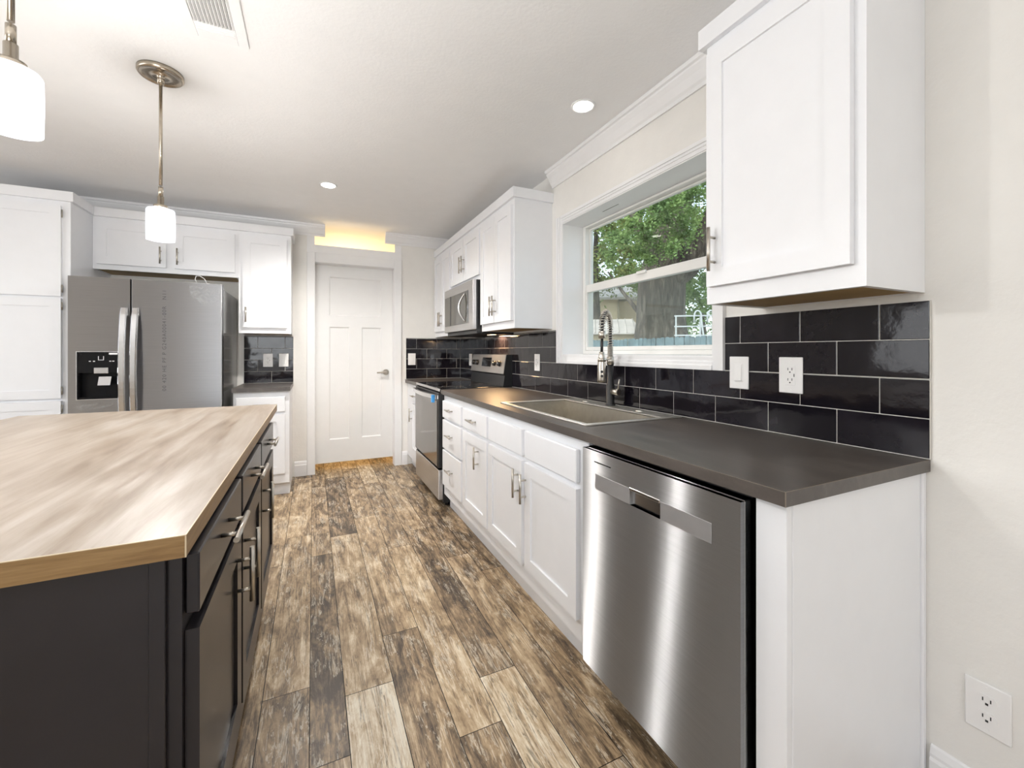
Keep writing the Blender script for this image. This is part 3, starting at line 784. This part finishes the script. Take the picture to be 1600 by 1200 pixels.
for (a, b, hz) in ((1.495, 2.082, 1.60), (.835, 1.483, 1.37), (.18, .818, .70)):
    d = shaker(o, 'door', .03, w-.04, a, b, M_cab); pull(d, .07, hz, .125, False, y=YFACE)
    for zz in (a+.05, b-.05):
        mb = MB(); mb.tube([(w-.037, -.012, zz-.025), (w-.037, -.012, zz+.025)], .004, 8); mb.build('hinge', M_nick, d)

o = empty('base_cabinet', 'white base cabinet with drawer and door between refrigerator and door', 'cabinet', (-.550, 3.795, 0)); w = .379; D = YB-.002-3.795
base_body(o, w, D, M_cab)
d = slab(o, 'drawer', .02, w-.03, .665, .785, M_cab); pull(d, w/2, .727, .115, True, y=YFACE)
d = shaker(o, 'door', .02, w-.03, .178, .645, M_cab); pull(d, .05, .54, .125, False, y=YFACE)
# panel beside refrigerator

# -- refrigerator
fr = empty('refrigerator', 'stainless side-by-side refrigerator with water dispenser', 'refrigerator', (-1.400, 3.60, 0)); w = .812
mb = MB(); mb.box(.004, w-.004, .075, .68, .05, 1.592, 0, .004); mb.build('body', M_fside, fr)
mb = MB(); mb.box(.02, w-.02, .10, .60, 0, .0495); mb.build('base_grille', M_black, fr)
sp = .308
mb = MB(); dx0, dx1, dz0, dz1 = .043, .252, .832, 1.135
mb.box(0, dx0, 0, .065, .06, 1.618, 0); mb.box(dx1, sp-.003, 0, .065, .06, 1.618, 0)
mb.box(dx0, dx1, 0, .065, .06, dz0, 0); mb.box(dx0, dx1, 0, .065, dz1, 1.618, 0)
fd = mb.build('freezer_door', M_steel_fr, fr)
mb = MB(); mb.box(sp+.003, w, 0, .065, .06, 1.618, 0, .004, 2); rd = mb.build('refrigerator_door', M_steel_fr, fr)
mb = MB(); mb.box(sp-.0028, sp+.0028, .02, .065, .06, 1.61); mb.build('door_gasket', M_void, fr)
# dispenser
mb = MB()
mb.box(dx0+.0005, dx1-.0005, .052, .064, dz0, dz1); mb.box(dx0+.0005, dx0+.006, .002, .052, dz0, 1.0); mb.box(dx1-.006, dx1-.0005, .002, .052, dz0, 1.0)
mb.box(dx0+.0005, dx1-.0005, .002, .052, dz0, dz0+.012); mb.box(dx0+.0005, dx1-.0005, .001, .052, 1.0, dz1)
dp = mb.build('dispenser', pm('dispenser_black', (.006, .006, .007), .25, var=.2, spec=.2), fd)
mb = MB(); t = .004
mb.box(dx0-t, dx0, -.002, .001, dz0-t, dz1+t); mb.box(dx1, dx1+t, -.002, .001, dz0-t, dz1+t); mb.box(dx0, dx1, -.002, .001, dz1, dz1+t); mb.box(dx0, dx1, -.002, .001, dz0-t, dz0)
mb.build('dispenser_trim', M_chrome, fd)
mb = MB(); mb.box(.125, .197, -.006, .0005, .996, 1.034, 0, .002); mb.build('dispenser_spout', M_chrome, dp)
mb = MB(); mb.prism([(.012, .975), (.018, .975), (-.004, .92), (-.010, .92)], 'x', .145, .207); mb.build('dispenser_paddle', M_chrome, dp)
mb = MB()
mb.box(.145, .148, .0002, .0009, 1.085, 1.108); mb.box(.170, .173, .0002, .0009, 1.085, 1.108); mb.box(.145, .173, .0002, .0009, 1.082, 1.085)
for k, x in enumerate((.10, .12, .20, .215)): mb.box(x, x+.010, .0002, .0009, 1.073, 1.078)
mb.build('dispenser_icons', M_white, dp)
mb = MB(); mb.box(.198, .252, -.0012, -.0002, 1.118, 1.130); mb.build('sticker', M_white, dp)
# bowed handles
for nm, par, xc in (('freezer_handle', fd, sp-.029), ('refrigerator_handle', rd, sp+.029)):
    rings = []
    for k in range(21):
        f = k/20; z = .55+.875*f; y = -.018-.045*math.sin(PI*f)**.8
        if k in (0, 20): y = -.012
        hw = .0175
        rings.append([(xc-hw, y-.003, z), (xc-hw*.7, y-.010, z), (xc+hw*.7, y-.010, z), (xc+hw, y-.003, z), (xc+hw, y+.006, z), (xc-hw, y+.006, z)])
    mb = MB(); mb.rings(rings, 0, True, smooth=False); mb.box(xc-.014, xc+.014, -.012, -.0003, .552, .60); mb.box(xc-.014, xc+.014, -.012, -.0003, 1.375, 1.423)
    mb.build(nm, M_chrome, par)
# printed code on the protective film
cu = bpy.data.curves.new('code', 'FONT'); cu.body = '00 420 HE PF P G240A00041-00R   N11'; cu.size = .030; cu.space_character = 1.25; cu.align_x = 'LEFT'
tmp = bpy.data.objects.new('tmp_code', cu); COL.objects.link(tmp)
bpy.context.view_layer.update()
me = bpy.data.meshes.new_from_object(tmp.evaluated_get(bpy.context.evaluated_depsgraph_get()))
bpy.data.objects.remove(tmp)
xsz = max(v.co.x for v in me.vertices)
S = (1.55-.87)/xsz
# text runs upward: local x -> +z, local y -> -x ; faces -y
for v in me.vertices:
    x, y = v.co.x*S, v.co.y
    v.co = (-y, 0, x)
me.materials.append(M_print); tx = bpy.data.objects.new('printed_code', me); COL.objects.link(tx); tx.parent = rd
tx.location = (.495, -.0006, .87)
# loose wire on top and film bits
mb = MB(); mb.tube([(.66, .03, 1.619), (.650, .028, 1.645), (.655, .03, 1.668), (.675, .035, 1.672), (.70, .045, 1.655), (.715, .05, 1.619)], .0022, 6); mb.build('loose_strap', M_white, rd)
def mat_film():
    m, nt, b = newmat('crinkled_film'); out = nt.nodes['Material Output']
    b.inputs['Base Color'].default_value = (.85, .88, .9, 1); b.inputs['Roughness'].default_value = .15
    tr = nd(nt, 'ShaderNodeBsdfTransparent'); mx = nd(nt, 'ShaderNodeMixShader')
    f = noise(nt, coords(nt), 45, 4, .7, 1.5)
    nt.links.new(ramp(nt, f, [(.46, (0,)*3), (.62, (.16,)*3), (.70, (.75,)*3)]), mx.inputs[0])
    nt.links.new(tr.outputs[0], mx.inputs[1]); nt.links.new(b.outputs[0], mx.inputs[2]); nt.links.new(mx.outputs[0], out.inputs[0])
    bump(nt, b, f, .6, .004); return m
M_film = mat_film()
mb = MB()
for (pts) in ([(.62, 1.60), (.80, 1.60), (.80, 1.50), (.70, 1.455), (.63, 1.53)],):
    mb.poly([(x, -.0015, z) for x, z in pts])
mb.build('protective_film', M_film, rd)['label'] = 'crinkled clear film on the top corner'
mb = MB()
mb.poly([(.02, -.0015, .76), (.05, -.0045, .83), (.10, -.0015, .80), (.13, -.004, .825), (.17, -.0015, .79), (.25, -.003, .826), (.25, -.001, .80), (.12, -.001, .76)])
mb.build('protective_film', M_film, fd)['label'] = 'ragged clear film under the dispenser'

# ------------------------------------------------------------------ island
XI = -.183
def isl_cab(label, y0, y1, hx_left):
    w = y1-y0; o = empty('island_cabinet', label, 'cabinet', (XI, y0, 0), PI/2)
    mb = MB(); mb.box(0, w, 0, .90, .10, .826, 0); mb.build('body', M_dark, o)
    mb = MB(); mb.box(0, w, .03, .87, 0, .0995); mb.build('toe_kick', M_dark, o)
    d = slab(o, 'drawer', .012, w-.012, .722, .818, M_dark); pull(d, w/2, .775, .155, True, y=YFACE, so=.030)
    d = shaker(o, 'door', .012, w-.012, .235, .698, M_dark, .06); pull(d, w-.075 if not hx_left else .045, .602, .13, False, y=YFACE, so=.030)
    return o
isl_cab('charcoal island cabinet nearest the camera, drawer over door', .806, 1.262, False)
isl_cab('charcoal island cabinet second from the camera, drawer over door', 1.2625, 1.702, True)
isl_cab('charcoal island cabinet farthest from the camera, drawer over door', 1.7025, 2.19, True)
o = empty('island_end_panel', 'charcoal flat end panel of the island facing the camera', 'cabinet panel')
mb = MB(); mb.box(-1.083, -.222, .8005, .8055, .005, .826, 0, .0005); mb.build('panel', M_dark, o)
mb = MB(); mb.box(-.2215, -.2015, .796, .8055, .005, .826, 0, .001); mb.build('corner_batten', M_dark, o)
it = empty('island_worktop', 'large wood-look laminate island worktop', 'worktop')
mb = MB(); ix0, ix1, iy0, iy1 = -1.147, -.173, .783, 2.545
mb.box(ix0+.001, ix1-.001, iy0+.001, iy1-.001, .8268, .860); mb.build('top', M_ititop, it)
boxobj('edge_band', M_iedge, it, ix0, ix1-.001, iy0, iy0+.0009, .8266, .8598); boxobj('edge_band', M_iedge, it, ix0, ix1, iy1-.0009, iy1, .8266, .8598)
boxobj('edge_band', M_iedge2, it, ix1-.0009, ix1, iy0+.0009, iy1-.0009, .8266, .8598); boxobj('edge_band', M_iedge2, it, ix0, ix0+.0009, iy0+.0009, iy1-.0009, .8266, .8598)
mb = MB(); mb.box(ix1-.0014, ix1+.0004, iy0-.0004, iy0+.0014, .8266, .8604); mb.box(ix0, ix1, iy0-.0004, iy0+.0012, .8593, .8605); mb.box(ix1-.0012, ix1+.0004, iy0, iy1, .8593, .8605); mb.build('edge_line', pm('laminate_seam', (.62, .52, .36), .5, var=.05), it)

# ------------------------------------------------------------------ pendants, downlights, vent
def pendant(x, y, label):
    o = empty('pendant_light', label, 'lamp', (x, y, 0), 0, 'pendants over the island')
    zc = ZC-.0003; z1, z0 = 1.732, 1.605
    mb = MB(); mb.lathe([(0, zc), (.079, zc), (.079, zc-.014), (.074, zc-.020), (.070, zc-.020), (.066, zc-.016), (.014, zc-.016), (.012, zc-.03), (.012, zc-.05), (0, zc-.05)], seg=40); mb.build('canopy', M_brass, o)
    mb = MB(); mb.tube([(0, 0, zc-.0505), (0, 0, 1.835)], .0062, 12); mb.tube([(0, 0, 1.828), (0, 0, 1.788)], .0085, 14); mb.build('rod', M_brass, o)
    mb = MB(); mb.lathe([(0, 1.7875), (.0115, 1.7875), (.0115, 1.752), (.024, 1.751), (.024, 1.7345), (0, 1.7345)], seg=24); mb.build('socket_cap', M_brass, o)
    mb = MB(); r = .0478
    mb.lathe([(.010, z1+.002), (r-.004, z1+.001), (r, z1-.006), (r+.001, (z0+z1)/2), (r, z0), (r-.003, z0), (r-.002, (z0+z1)/2), (r-.003, z1-.008), (r-.006, z1-.003), (.010, z1-.002)], seg=40, closed=True); mb.build('lamp_shade', M_shade, o)
    mb = MB(); zb = z0+.038
    mb.lathe([(0, zb-.030), (.012, zb-.027), (.021, zb-.014), (.022, zb), (.019, zb+.014), (.012, zb+.030), (.012, zb+.10), (0, zb+.10)], seg=20); mb.build('bulb', M_bulb, o)
    return o
pendant(-.580, 2.235, 'far brushed-nickel pendant with white glass shade over the island')
pendant(-.580, 1.262, 'near brushed-nickel pendant with white glass shade, cut off at left edge')
def downlight(x, y, label, power=9, cone=150):
    o = empty('recessed_light', label, 'lamp', (x, y, 0), 0, 'recessed ceiling lights')
    mb = MB(); mb.lathe([(.046, ZC-.0002), (.058, ZC-.0002), (.058, ZC-.004), (.054, ZC-.007), (.046, ZC-.004)], seg=32, closed=True); mb.build('trim_ring', M_trim, o)
    mb = MB(); mb.lathe([(0, ZC-.0045), (.0455, ZC-.0045), (.0455, ZC-.0012), (0, ZC-.0012)], seg=32); mb.build('lens', M_lens, o)
    lamp('downlight_or_fill', 'SPOT', (x, y, ZC-.012), power*3.2, (1, .96, .91), (0, 0, 0), spot_size=math.radians(cone), spot_blend=.9, shadow_soft_size=.045)
downlight(.096, 3.238, 'recessed ceiling light in front of the white door', 26)
downlight(1.165, 1.68, 'recessed ceiling light over the sink by the window', 3, 80)
for x, y in ((-.9, .3), (-1.5, -2.2), (.2, -2.2)):  # spots without fixtures, added out of view to lift the brightness
    lamp('downlight_or_fill', 'SPOT', (x, y, ZC-.012), 4, (1, .96, .91), (0, 0, 0), spot_size=math.radians(150), spot_blend=.9, shadow_soft_size=.05)

vt = empty('ceiling_vent', 'white louvred air vent in the ceiling above the island', 'vent')
vx0, vx1, vy0, vy1 = -.418, -.222, 1.42, 1.91; sx0, sx1, sy0, sy1 = -.383, -.257, 1.46, 1.826
mb = MB(); z1 = ZC-.0003; z0 = z1-.006
mb.box(vx0, sx0, vy0, vy1, z0, z1, 0, .002); mb.box(sx1, vx1, vy0, vy1, z0, z1, 0, .002); mb.box(sx0, sx1, vy0, sy0, z0, z1, 0, .002); mb.box(sx0, sx1, sy1, vy1, z0, z1, 0, .002)
for k in range(3): mb.box(sx0+.005, sx1-.005, sy1+.012+k*.012, sy1+.018+k*.012, z0-.002, z0+.001, 0, .001)
mb.build('grille_frame', M_trim, vt)
mb = MB(); n = 11
for k in range(n):
    xc = sx0+(k+.5)*(sx1-sx0)/n; mb.prism([(xc-.0035, z0-.0004), (xc-.001, z0-.0004), (xc+.005, z1-.0006), (xc+.0025, z1-.0006)], 'y', sy0, sy1)
mb.build('louvre', M_trim, vt)
mb = MB(); mb.box(sx0, sx1, sy0, sy1, z1-.0005, z1-.0001); mb.build('duct_opening', M_void, vt)

# ------------------------------------------------------------------ switches and outlets
def plate(label, cat, pos, facing, kind, name):
    """local: x across, -y towards room, z up"""
    o = empty(name, label, cat, pos, RZ if facing == '-x' else 0)
    mb = MB(); mb.box(-.038, .038, -.006, -.0003, -.059, .059, 0, .0025, 2); mb.build('plate', M_plate, o)
    if kind == 'switch':
        mb = MB(); mb.box(-.0165, .0165, -.0075, -.0061, -.033, .033, 0, .0005); mb.prism([(-.0076, -.029), (-.0125, -.0285), (-.009, .029), (-.0076, .029)], 'x', -.0135, .0135); mb.build('rocker', M_plate, o)
    elif kind == 'decora':
        mb = MB(); mb.box(-.0165, .0165, -.008, -.0061, -.033, .033, 0, .0008); rc = mb.build('receptacle', M_plate, o)
        mb = MB()
        for zc in (-.017, .017):
            mb.box(-.0075, -.0055, -.0085, -.0081, zc-.001, zc+.007); mb.box(.0055, .0075, -.0085, -.0081, zc-.001, zc+.007); mb.box(-.002, .002, -.0085, -.0081, zc-.009, zc-.005)
        mb.box(.012, .0145, -.0085, -.0081, -.005, .005)
        mb.build('socket_slots', M_slot, rc)
    else:
        for zc in (-.0195, .0195):
            mb = MB(); pts = [(.0165*math.cos(2*PI*k/24), max(-.0125, min(.0125, .0165*math.sin(2*PI*k/24)))+zc) for k in range(24)]
            mb.prism([(p, z) for p, z in pts], 'y', -.0085, -.0061); rc = mb.build('receptacle', M_plate, o)
            mb = MB(); mb.box(-.0075, -.0055, -.0091, -.0086, zc-.001, zc+.007); mb.box(.0055, .0075, -.0091, -.0086, zc-.001, zc+.007); mb.box(-.0025, .0025, -.0091, -.0086, zc-.009, zc-.004); mb.build('socket_slots', M_slot, rc)
    for zc in (-.048, .048):
        mb = MB(); mb.tube([(0, -.0060, zc), (0, -.0072, zc)], .003, 10); mb.build('screw', M_plate, o)
    return o
XT = XW-.0098; YT = YB-.0098
plate('white rocker switch plate on black tiles right beside the window casing', 'light switch', (XT, 1.05, 1.059), '-x', 'switch', 'light_switch')
plate('white outlet on black tiles under the nearest upper cabinet', 'outlet', (XT, .864, 1.059), '-x', 'decora', 'wall_outlet')
plate('white outlet on black tiles between stove and window', 'outlet', (XT, 2.598, 1.062), '-x', 'decora', 'wall_outlet')
plate('white outlet in the far corner partly behind the stove control panel', 'outlet', (XT, 3.98, 1.058), '-x', 'decora', 'wall_outlet')
plate('white rocker switch on the corner tiles right of the door', 'light switch', (.905, YT, 1.062), '-y', 'switch', 'light_switch')
plate('white outlet on tiles beside the refrigerator, left of a switch', 'outlet', (-.363, YT, 1.062), '-y', 'decora', 'wall_outlet')
plate('white rocker switch on small tile patch, right of an outlet', 'light switch', (-.240, YT, 1.062), '-y', 'switch', 'light_switch')
plate('white outlet low on the bare wall above the baseboard', 'outlet', (XW-.0003, .420, .300), '-x', 'duplex', 'wall_outlet')

# warm lamp of the utility room beyond the door
lamp('utility_lamp', 'POINT', (.35, 5.2, 1.7), 15, (1, .76, .44), shadow_soft_size=.12)

# ------------------------------------------------------------------ outside
def mat_leaf(name, c0, c1, c2):
    m, nt, b = newmat(name); out = nt.nodes['Material Output']
    f = noise(nt, coords(nt), 1.6, 5, .7); r = ramp(nt, f, [(.3, c0), (.5, c1), (.7, c2)])
    nt.links.new(r, b.inputs['Base Color']); b.inputs['Roughness'].default_value = .6
    tl = nd(nt, 'ShaderNodeBsdfTranslucent'); nt.links.new(r, tl.inputs[0])
    mx = nd(nt, 'ShaderNodeMixShader'); mx.inputs[0].default_value = .35
    nt.links.new(b.outputs[0], mx.inputs[1]); nt.links.new(tl.outputs[0], mx.inputs[2]); nt.links.new(mx.outputs[0], out.inputs[0]); return m
M_leaf = mat_leaf('leaf_green', (.08, .15, .05), (.18, .29, .09), (.34, .45, .15))
M_leaf2 = mat_leaf('leaf_yellow_green', (.12, .16, .05), (.22, .28, .08), (.36, .34, .12))
M_leaf3 = mat_leaf('leaf_light_green', (.12, .24, .05), (.22, .38, .09), (.34, .48, .14))
def mat_bark():
    m, nt, b = newmat('bark'); v = coords(nt, (7, 7, 1.1))
    f = noise(nt, v, 1, 7, .7, .8)
    nt.links.new(ramp(nt, f, [(.3, (.022, .017, .013)), (.5, (.085, .068, .053)), (.68, (.24, .205, .168))]), b.inputs['Base Color'])
    b.inputs['Roughness'].default_value = .9; bump(nt, b, f, 1.0, .12); return m
M_bark = mat_bark()
M_fence = pm('weathered_fence', (.13, .19, .215), .8, var=.35, scale=3)
M_bounce_ground = pm('bounce_ground', (.44, .42, .35), .9, var=.4, scale=2)  # unseen ground, colour lightened to bounce light onto the window reveal
M_beige = pm('beige_siding', (.62, .52, .36), .8, var=.06)
M_roof = pm('weathered_metal_roof', (.50, .47, .45), .6, var=.18, scale=2)
M_rail = pm('white_rail_metal', (.52, .56, .58), .4, var=.03)
M_poolblue = pm('pool_side_blue_grey', (.34, .42, .46), .6, var=.15, scale=3)
G = -.70
mb = MB(); mb.box(1.9, 60, -30, 60, G-.2, G); struct('ground', mb, M_bounce_ground)

# picket fence: 300 boards would be too many to name - one thing, boards are its pattern
fe = empty('fence', 'weathered grey wooden picket fence outside the window', 'fence', (7.6, 0, 0))
mb = MB(); y = 2.0
while y < 19:
    wv = .135; h = 1.48+random.uniform(-.02, .02); dx = random.uniform(-.01, .01)
    mb.prism([(y, G), (y+wv, G), (y+wv, h-.03), (y+wv-.03, h), (y+.03, h), (y, h-.03)], 'x', dx, dx+.02); y += wv+.012
mb.build('picket_boards', M_fence, fe)
for z in (-.4, .5, 1.2): boxobj('rail', M_fence, fe, .045, .085, 2, 19, z, z+.09)

def leaves(mb, centers, n, size, rng):
    for _ in range(n):
        cx, cy, cz, r = rng.choice(centers)
        d = Vector((rng.gauss(0, 1), rng.gauss(0, 1), rng.gauss(0, 1))).normalized()*r*abs(rng.gauss(0, .62))
        p = Vector((cx, cy, cz))+d
        a = Vector((rng.gauss(0, 1), rng.gauss(0, 1), rng.gauss(0, .6))).normalized()*size*rng.uniform(.6, 1.3)
        b = a.orthogonal().normalized()*a.length*.55; b.rotate(Matrix.Rotation(rng.uniform(0, 6.28), 3, a))
        mb.poly([p-a, p+b, p+a, p-b])
def ray(u, v, d):   # design aid: where a sight line reaches depth d
    s, c = math.sin(math.radians(25.2)), math.cos(math.radians(25.2)); r = (u-800)/660*d
    return Vector((r*c+d*s, d*c-r*s, 1.135-(v-550)/660*d))
rng = random.Random(3)
# big old tree
bp = (11.85, 10.35, G)
tr = empty('tree', 'huge old broad-trunked tree outside the window', 'tree', bp)
def rel(u, v, d): return ray(u, v, d)-Vector(bp)
base = rel(1033, 560, 15); base.z = 0
mb = MB(); 
tp = [Vector((base.x, base.y, 0)), Vector((base.x, base.y, .5)), Vector((base.x, base.y, 1.4)), rel(1032, 480, 15), rel(1034, 440, 15), rel(1040, 400, 15), rel(1050, 350, 15.2), rel(1064, 290, 15.4), rel(1082, 200, 15.8), rel(1090, 100, 16)]
rad = [1.35, 1.08, .90, .82, .80, .70, .55, .46, .36, .25]
n0 = len(mb.bm.verts)
# add finer rings
def fine(pts, rad, k=4):
    P, R = [], []
    for i in range(len(pts)-1):
        for j in range(k):
            f = j/k; P.append(pts[i].lerp(pts[i+1], f)); R.append(rad[i]*(1-f)+rad[i+1]*f)
    P.append(pts[-1]); R.append(rad[-1]); return P, R
P, R = fine(tp, rad); mb.tube(P, R, 40)
mb.bm.verts.ensure_lookup_table()
for v in mb.bm.verts:
    a = math.atan2(v.co.y-base.y, v.co.x-base.x); k = 1+.07*math.sin(a*9+v.co.z*.4)+.05*math.sin(a*17+1+v.co.z*.8)
    v.co.x = base.x+(v.co.x-base.x)*k if v.co.z < 2.5 else v.co.x; v.co.y = base.y+(v.co.y-base.y)*k if v.co.z < 2.5 else v.co.y
mb.build('trunk', M_bark, tr)
mb = MB()
for pts, rad in (([rel(1050, 440, 14.6), rel(1075, 420, 14.4), rel(1095, 385, 14), rel(1118, 330, 13.6), rel(1150, 240, 13)], [.34, .36, .33, .29, .24]),
                 ([rel(1012, 520, 14.6), rel(1030, 500, 14.5), rel(1048, 505, 14.3), rel(1068, 535, 14.2)], [.05, .12, .2, .3]),
                 ([rel(1030, 410, 15), rel(1000, 360, 15.2), rel(985, 320, 15.4)], [.3, .2, .12]),
                 ([rel(1045, 370, 15), rel(1020, 330, 15), rel(1005, 280, 15.2)], [.25, .18, .1]),
                 ([rel(1008, 500, 15.4), rel(990, 478, 15.7), rel(972, 455, 16), rel(950, 425, 16.4)], [.10, .08, .06, .03])):
    P, R = fine([Vector(p) for p in pts], rad, 3); mb.tube(P, R, 14)
mb.build('limb', M_bark, tr)
mb = MB(); cl = []
for _ in range(62):
    u, v = rng.uniform(995, 1120), rng.uniform(180, 400); dd = rng.uniform(13.2, 18.5)
    p = rel(u, v, dd); cl.append((p.x, p.y, p.z, rng.uniform(.30, .62)))
for u, v in ((1000, 330), (1020, 345), (985, 350), (1010, 372), (1040, 345), (1035, 320), (1055, 318), (1000, 395), (975, 375), (1045, 300), (1022, 300), (1080, 330), (1065, 345), (1030, 385), (990, 300), (1015, 405), (1060, 370), (1050, 390), (1075, 365), (1045, 330), (1070, 310), (1025, 325), (1005, 355), (960, 370), (955, 395), (1085, 300)):
    p = rel(u, v, rng.uniform(12.2, 13.8)); cl += [(p.x, p.y, p.z, rng.uniform(.25, .5))]*2
for u, v in ((990, 430), (1000, 445), (1012, 395), (1075, 300), (1100, 300), (1005, 420), (1090, 420)):
    p = rel(u, v, 16.5); cl.append((p.x, p.y, p.z, .5))
leaves(mb, cl, 26000, .052, rng)
mb.build('foliage', M_leaf, tr)['kind'] = 'stuff'
# yellow-green tree at left, behind shed
q = ray(932, 550, 18.5)
t2 = empty('tree', 'yellow-green leafy tree behind the shed roof, outside the window', 'tree', (q.x, q.y, G))
mb = MB(); P, R = fine([Vector((0, 0, 0)), Vector((.1, 0, 2)), Vector((0, .1, 5)), Vector((.1, .1, 9))], [.25, .2, .14, .05]); mb.tube(P, R, 12); mb.build('trunk', M_bark, t2)
mb = MB(); cl = []
for _ in range(55):
    cl.append((rng.gauss(0, 1.3), rng.gauss(0, 1.3), rng.uniform(4.5, 11), rng.uniform(.45, .9)))
leaves(mb, cl, 14000, .09, rng); mb.build('foliage', M_leaf2, t2)['kind'] = 'stuff'
# pale bush tree at right
q = ray(1098, 550, 17.5)
t3 = empty('tree', 'bright light-green tree right of the big trunk, outside the window', 'tree', (q.x, q.y, G))
mb = MB(); P, R = fine([Vector((0, 0, 0)), Vector((.1, 0, 2)), Vector((0, .1, 4))], [.2, .16, .06]); mb.tube(P, R, 12); mb.build('trunk', M_bark, t3)
mb = MB(); cl = [(rng.gauss(0, .8), rng.gauss(0, .8), rng.uniform(2.2, 7), rng.uniform(.4, .75)) for _ in range(40)]
leaves(mb, cl, 9000, .08, rng); mb.build('foliage', M_leaf3, t3)['kind'] = 'stuff'
# deep background trees
q = ray(1010, 550, 30)
t4 = empty('tree', 'dark green trees massed far behind the big trunk', 'tree', (q.x, q.y, G))
mb = MB(); P, R = fine([Vector((0, 0, 0)), Vector((.1, 0, 4)), Vector((0, .1, 9))], [.4, .3, .1]); mb.tube(P, R, 12); mb.build('trunk', M_bark, t4)
mb = MB(); cl = [(rng.uniform(-4.5, 4.5)*.9, -rng.uniform(-4.5, 4.5)*.5, rng.uniform(1.5, 13), rng.uniform(.8, 1.5)) for _ in range(70)]
leaves(mb, cl, 6500, .2, rng); mb.build('foliage', M_leaf, t4)['kind'] = 'stuff'

# shed with pale sheet roof, in front of beige house
q = ray(952, 550, 16); az = -math.radians(36)
sh = empty('shed', 'low shed with pale weathered metal roof behind the fence', 'shed', (q.x, q.y, G), az)
mb = MB(); mb.box(-1.35, 1.05, .1, 2.0, 0, 2.5); mb.build('wall', M_beige, sh)
mb = MB()
mb.rings([[(-1.5, -.15, 2.50), (1.25, -.15, 2.50), (.92, .9, 3.10), (-1.5, .9, 3.10)], [(-1.5, -.15, 2.54), (1.25, -.15, 2.54), (.92, .9, 3.14), (-1.5, .9, 3.14)]], 0, True, smooth=False)
mb.build('roof', M_roof, sh)
mb = MB()
for k in range(9):
    x = -1.4+k*.29; mb.tube([(x, -.15, 2.56), (x, .88, 3.15)], .018, 6)
mb.build('roof_ribs', M_roof, sh)
q = ray(940, 550, 22)
ho = empty('house', 'beige siding house behind the shed', 'house', (q.x, q.y, G), az)
mb = MB(); mb.box(-3.2, .85, 0, 5, 0, 4.6); mb.box(.85, 2.0, 1.2, 5, 0, 4.6); mb.build('wall', M_beige, ho)
mb = MB(); mb.prism([(-.5, 4.5), (2.5, 5.4), (5.5, 4.5), (5.5, 4.62), (2.5, 5.55), (-.5, 4.62)], 'x', -3.5, 2.3); mb.build('roof', M_roof, ho)
mb = MB(); mb.box(.80, .9, -.04, .06, 0, 4.5); mb.build('corner_board', pm('tan_trim', (.36, .31, .22), .8), ho)
mb = MB(); mb.box(-1.6, -.5, -1.5, -.02, 2.95, 3.05); mb.prism([(-1.5, 2.85), (-.02, 3.25), (-.02, 3.33), (-1.5, 2.93)], 'x', -3, .8); mb.build('porch_roof', M_roof, ho)
# above-ground pool with railing and ladder
q = ray(1088, 550, 13.2)
po = empty('pool', 'above-ground pool deck with pale rails behind the fence at right', 'pool', (q.x, q.y, G), az)
mb = MB(); mb.box(-.62, 3.0, .1, 2.4, 0, 2.0); mb.build('pool_wall', M_poolblue, po)
mb = MB()
for z in (2.34, 2.62, 2.95): mb.box(-.65, 3.0, 0, .04, z, z+.04)
for x in (-.62, .1, .5, 1.3, 2.1): mb.box(x, x+.04, 0.002, .038, 2.0, 2.98)
mb.build('railing', M_rail, po)
la = empty('pool_ladder', 'white curved tube ladder leaning at the pool behind the fence', 'ladder', (q.x, q.y, G), az)
for dx in (-.02, .36):
    mb = MB(); pts = [(dx+.35, -.22, 0), (dx+.28, -.20, 1.6), (dx+.14, -.18, 2.7)]
    for k in range(9):
        a = PI*k/8; pts.append((dx+.02+.10*math.cos(a), -.18, 2.95+.16*math.sin(a)))
    pts += [(dx-.08, -.16, 2.75)]
    mb.tube(pts, .026, 8); mb.build('side_rail', M_rail, la)
for k in range(7):
    mb = MB(); z = .35+k*.3; f = z/2.7; mb.tube([(.33-.20*f, -.20, z), (.71-.20*f, -.20, z)], .02, 8); mb.build('rung', M_rail, la)
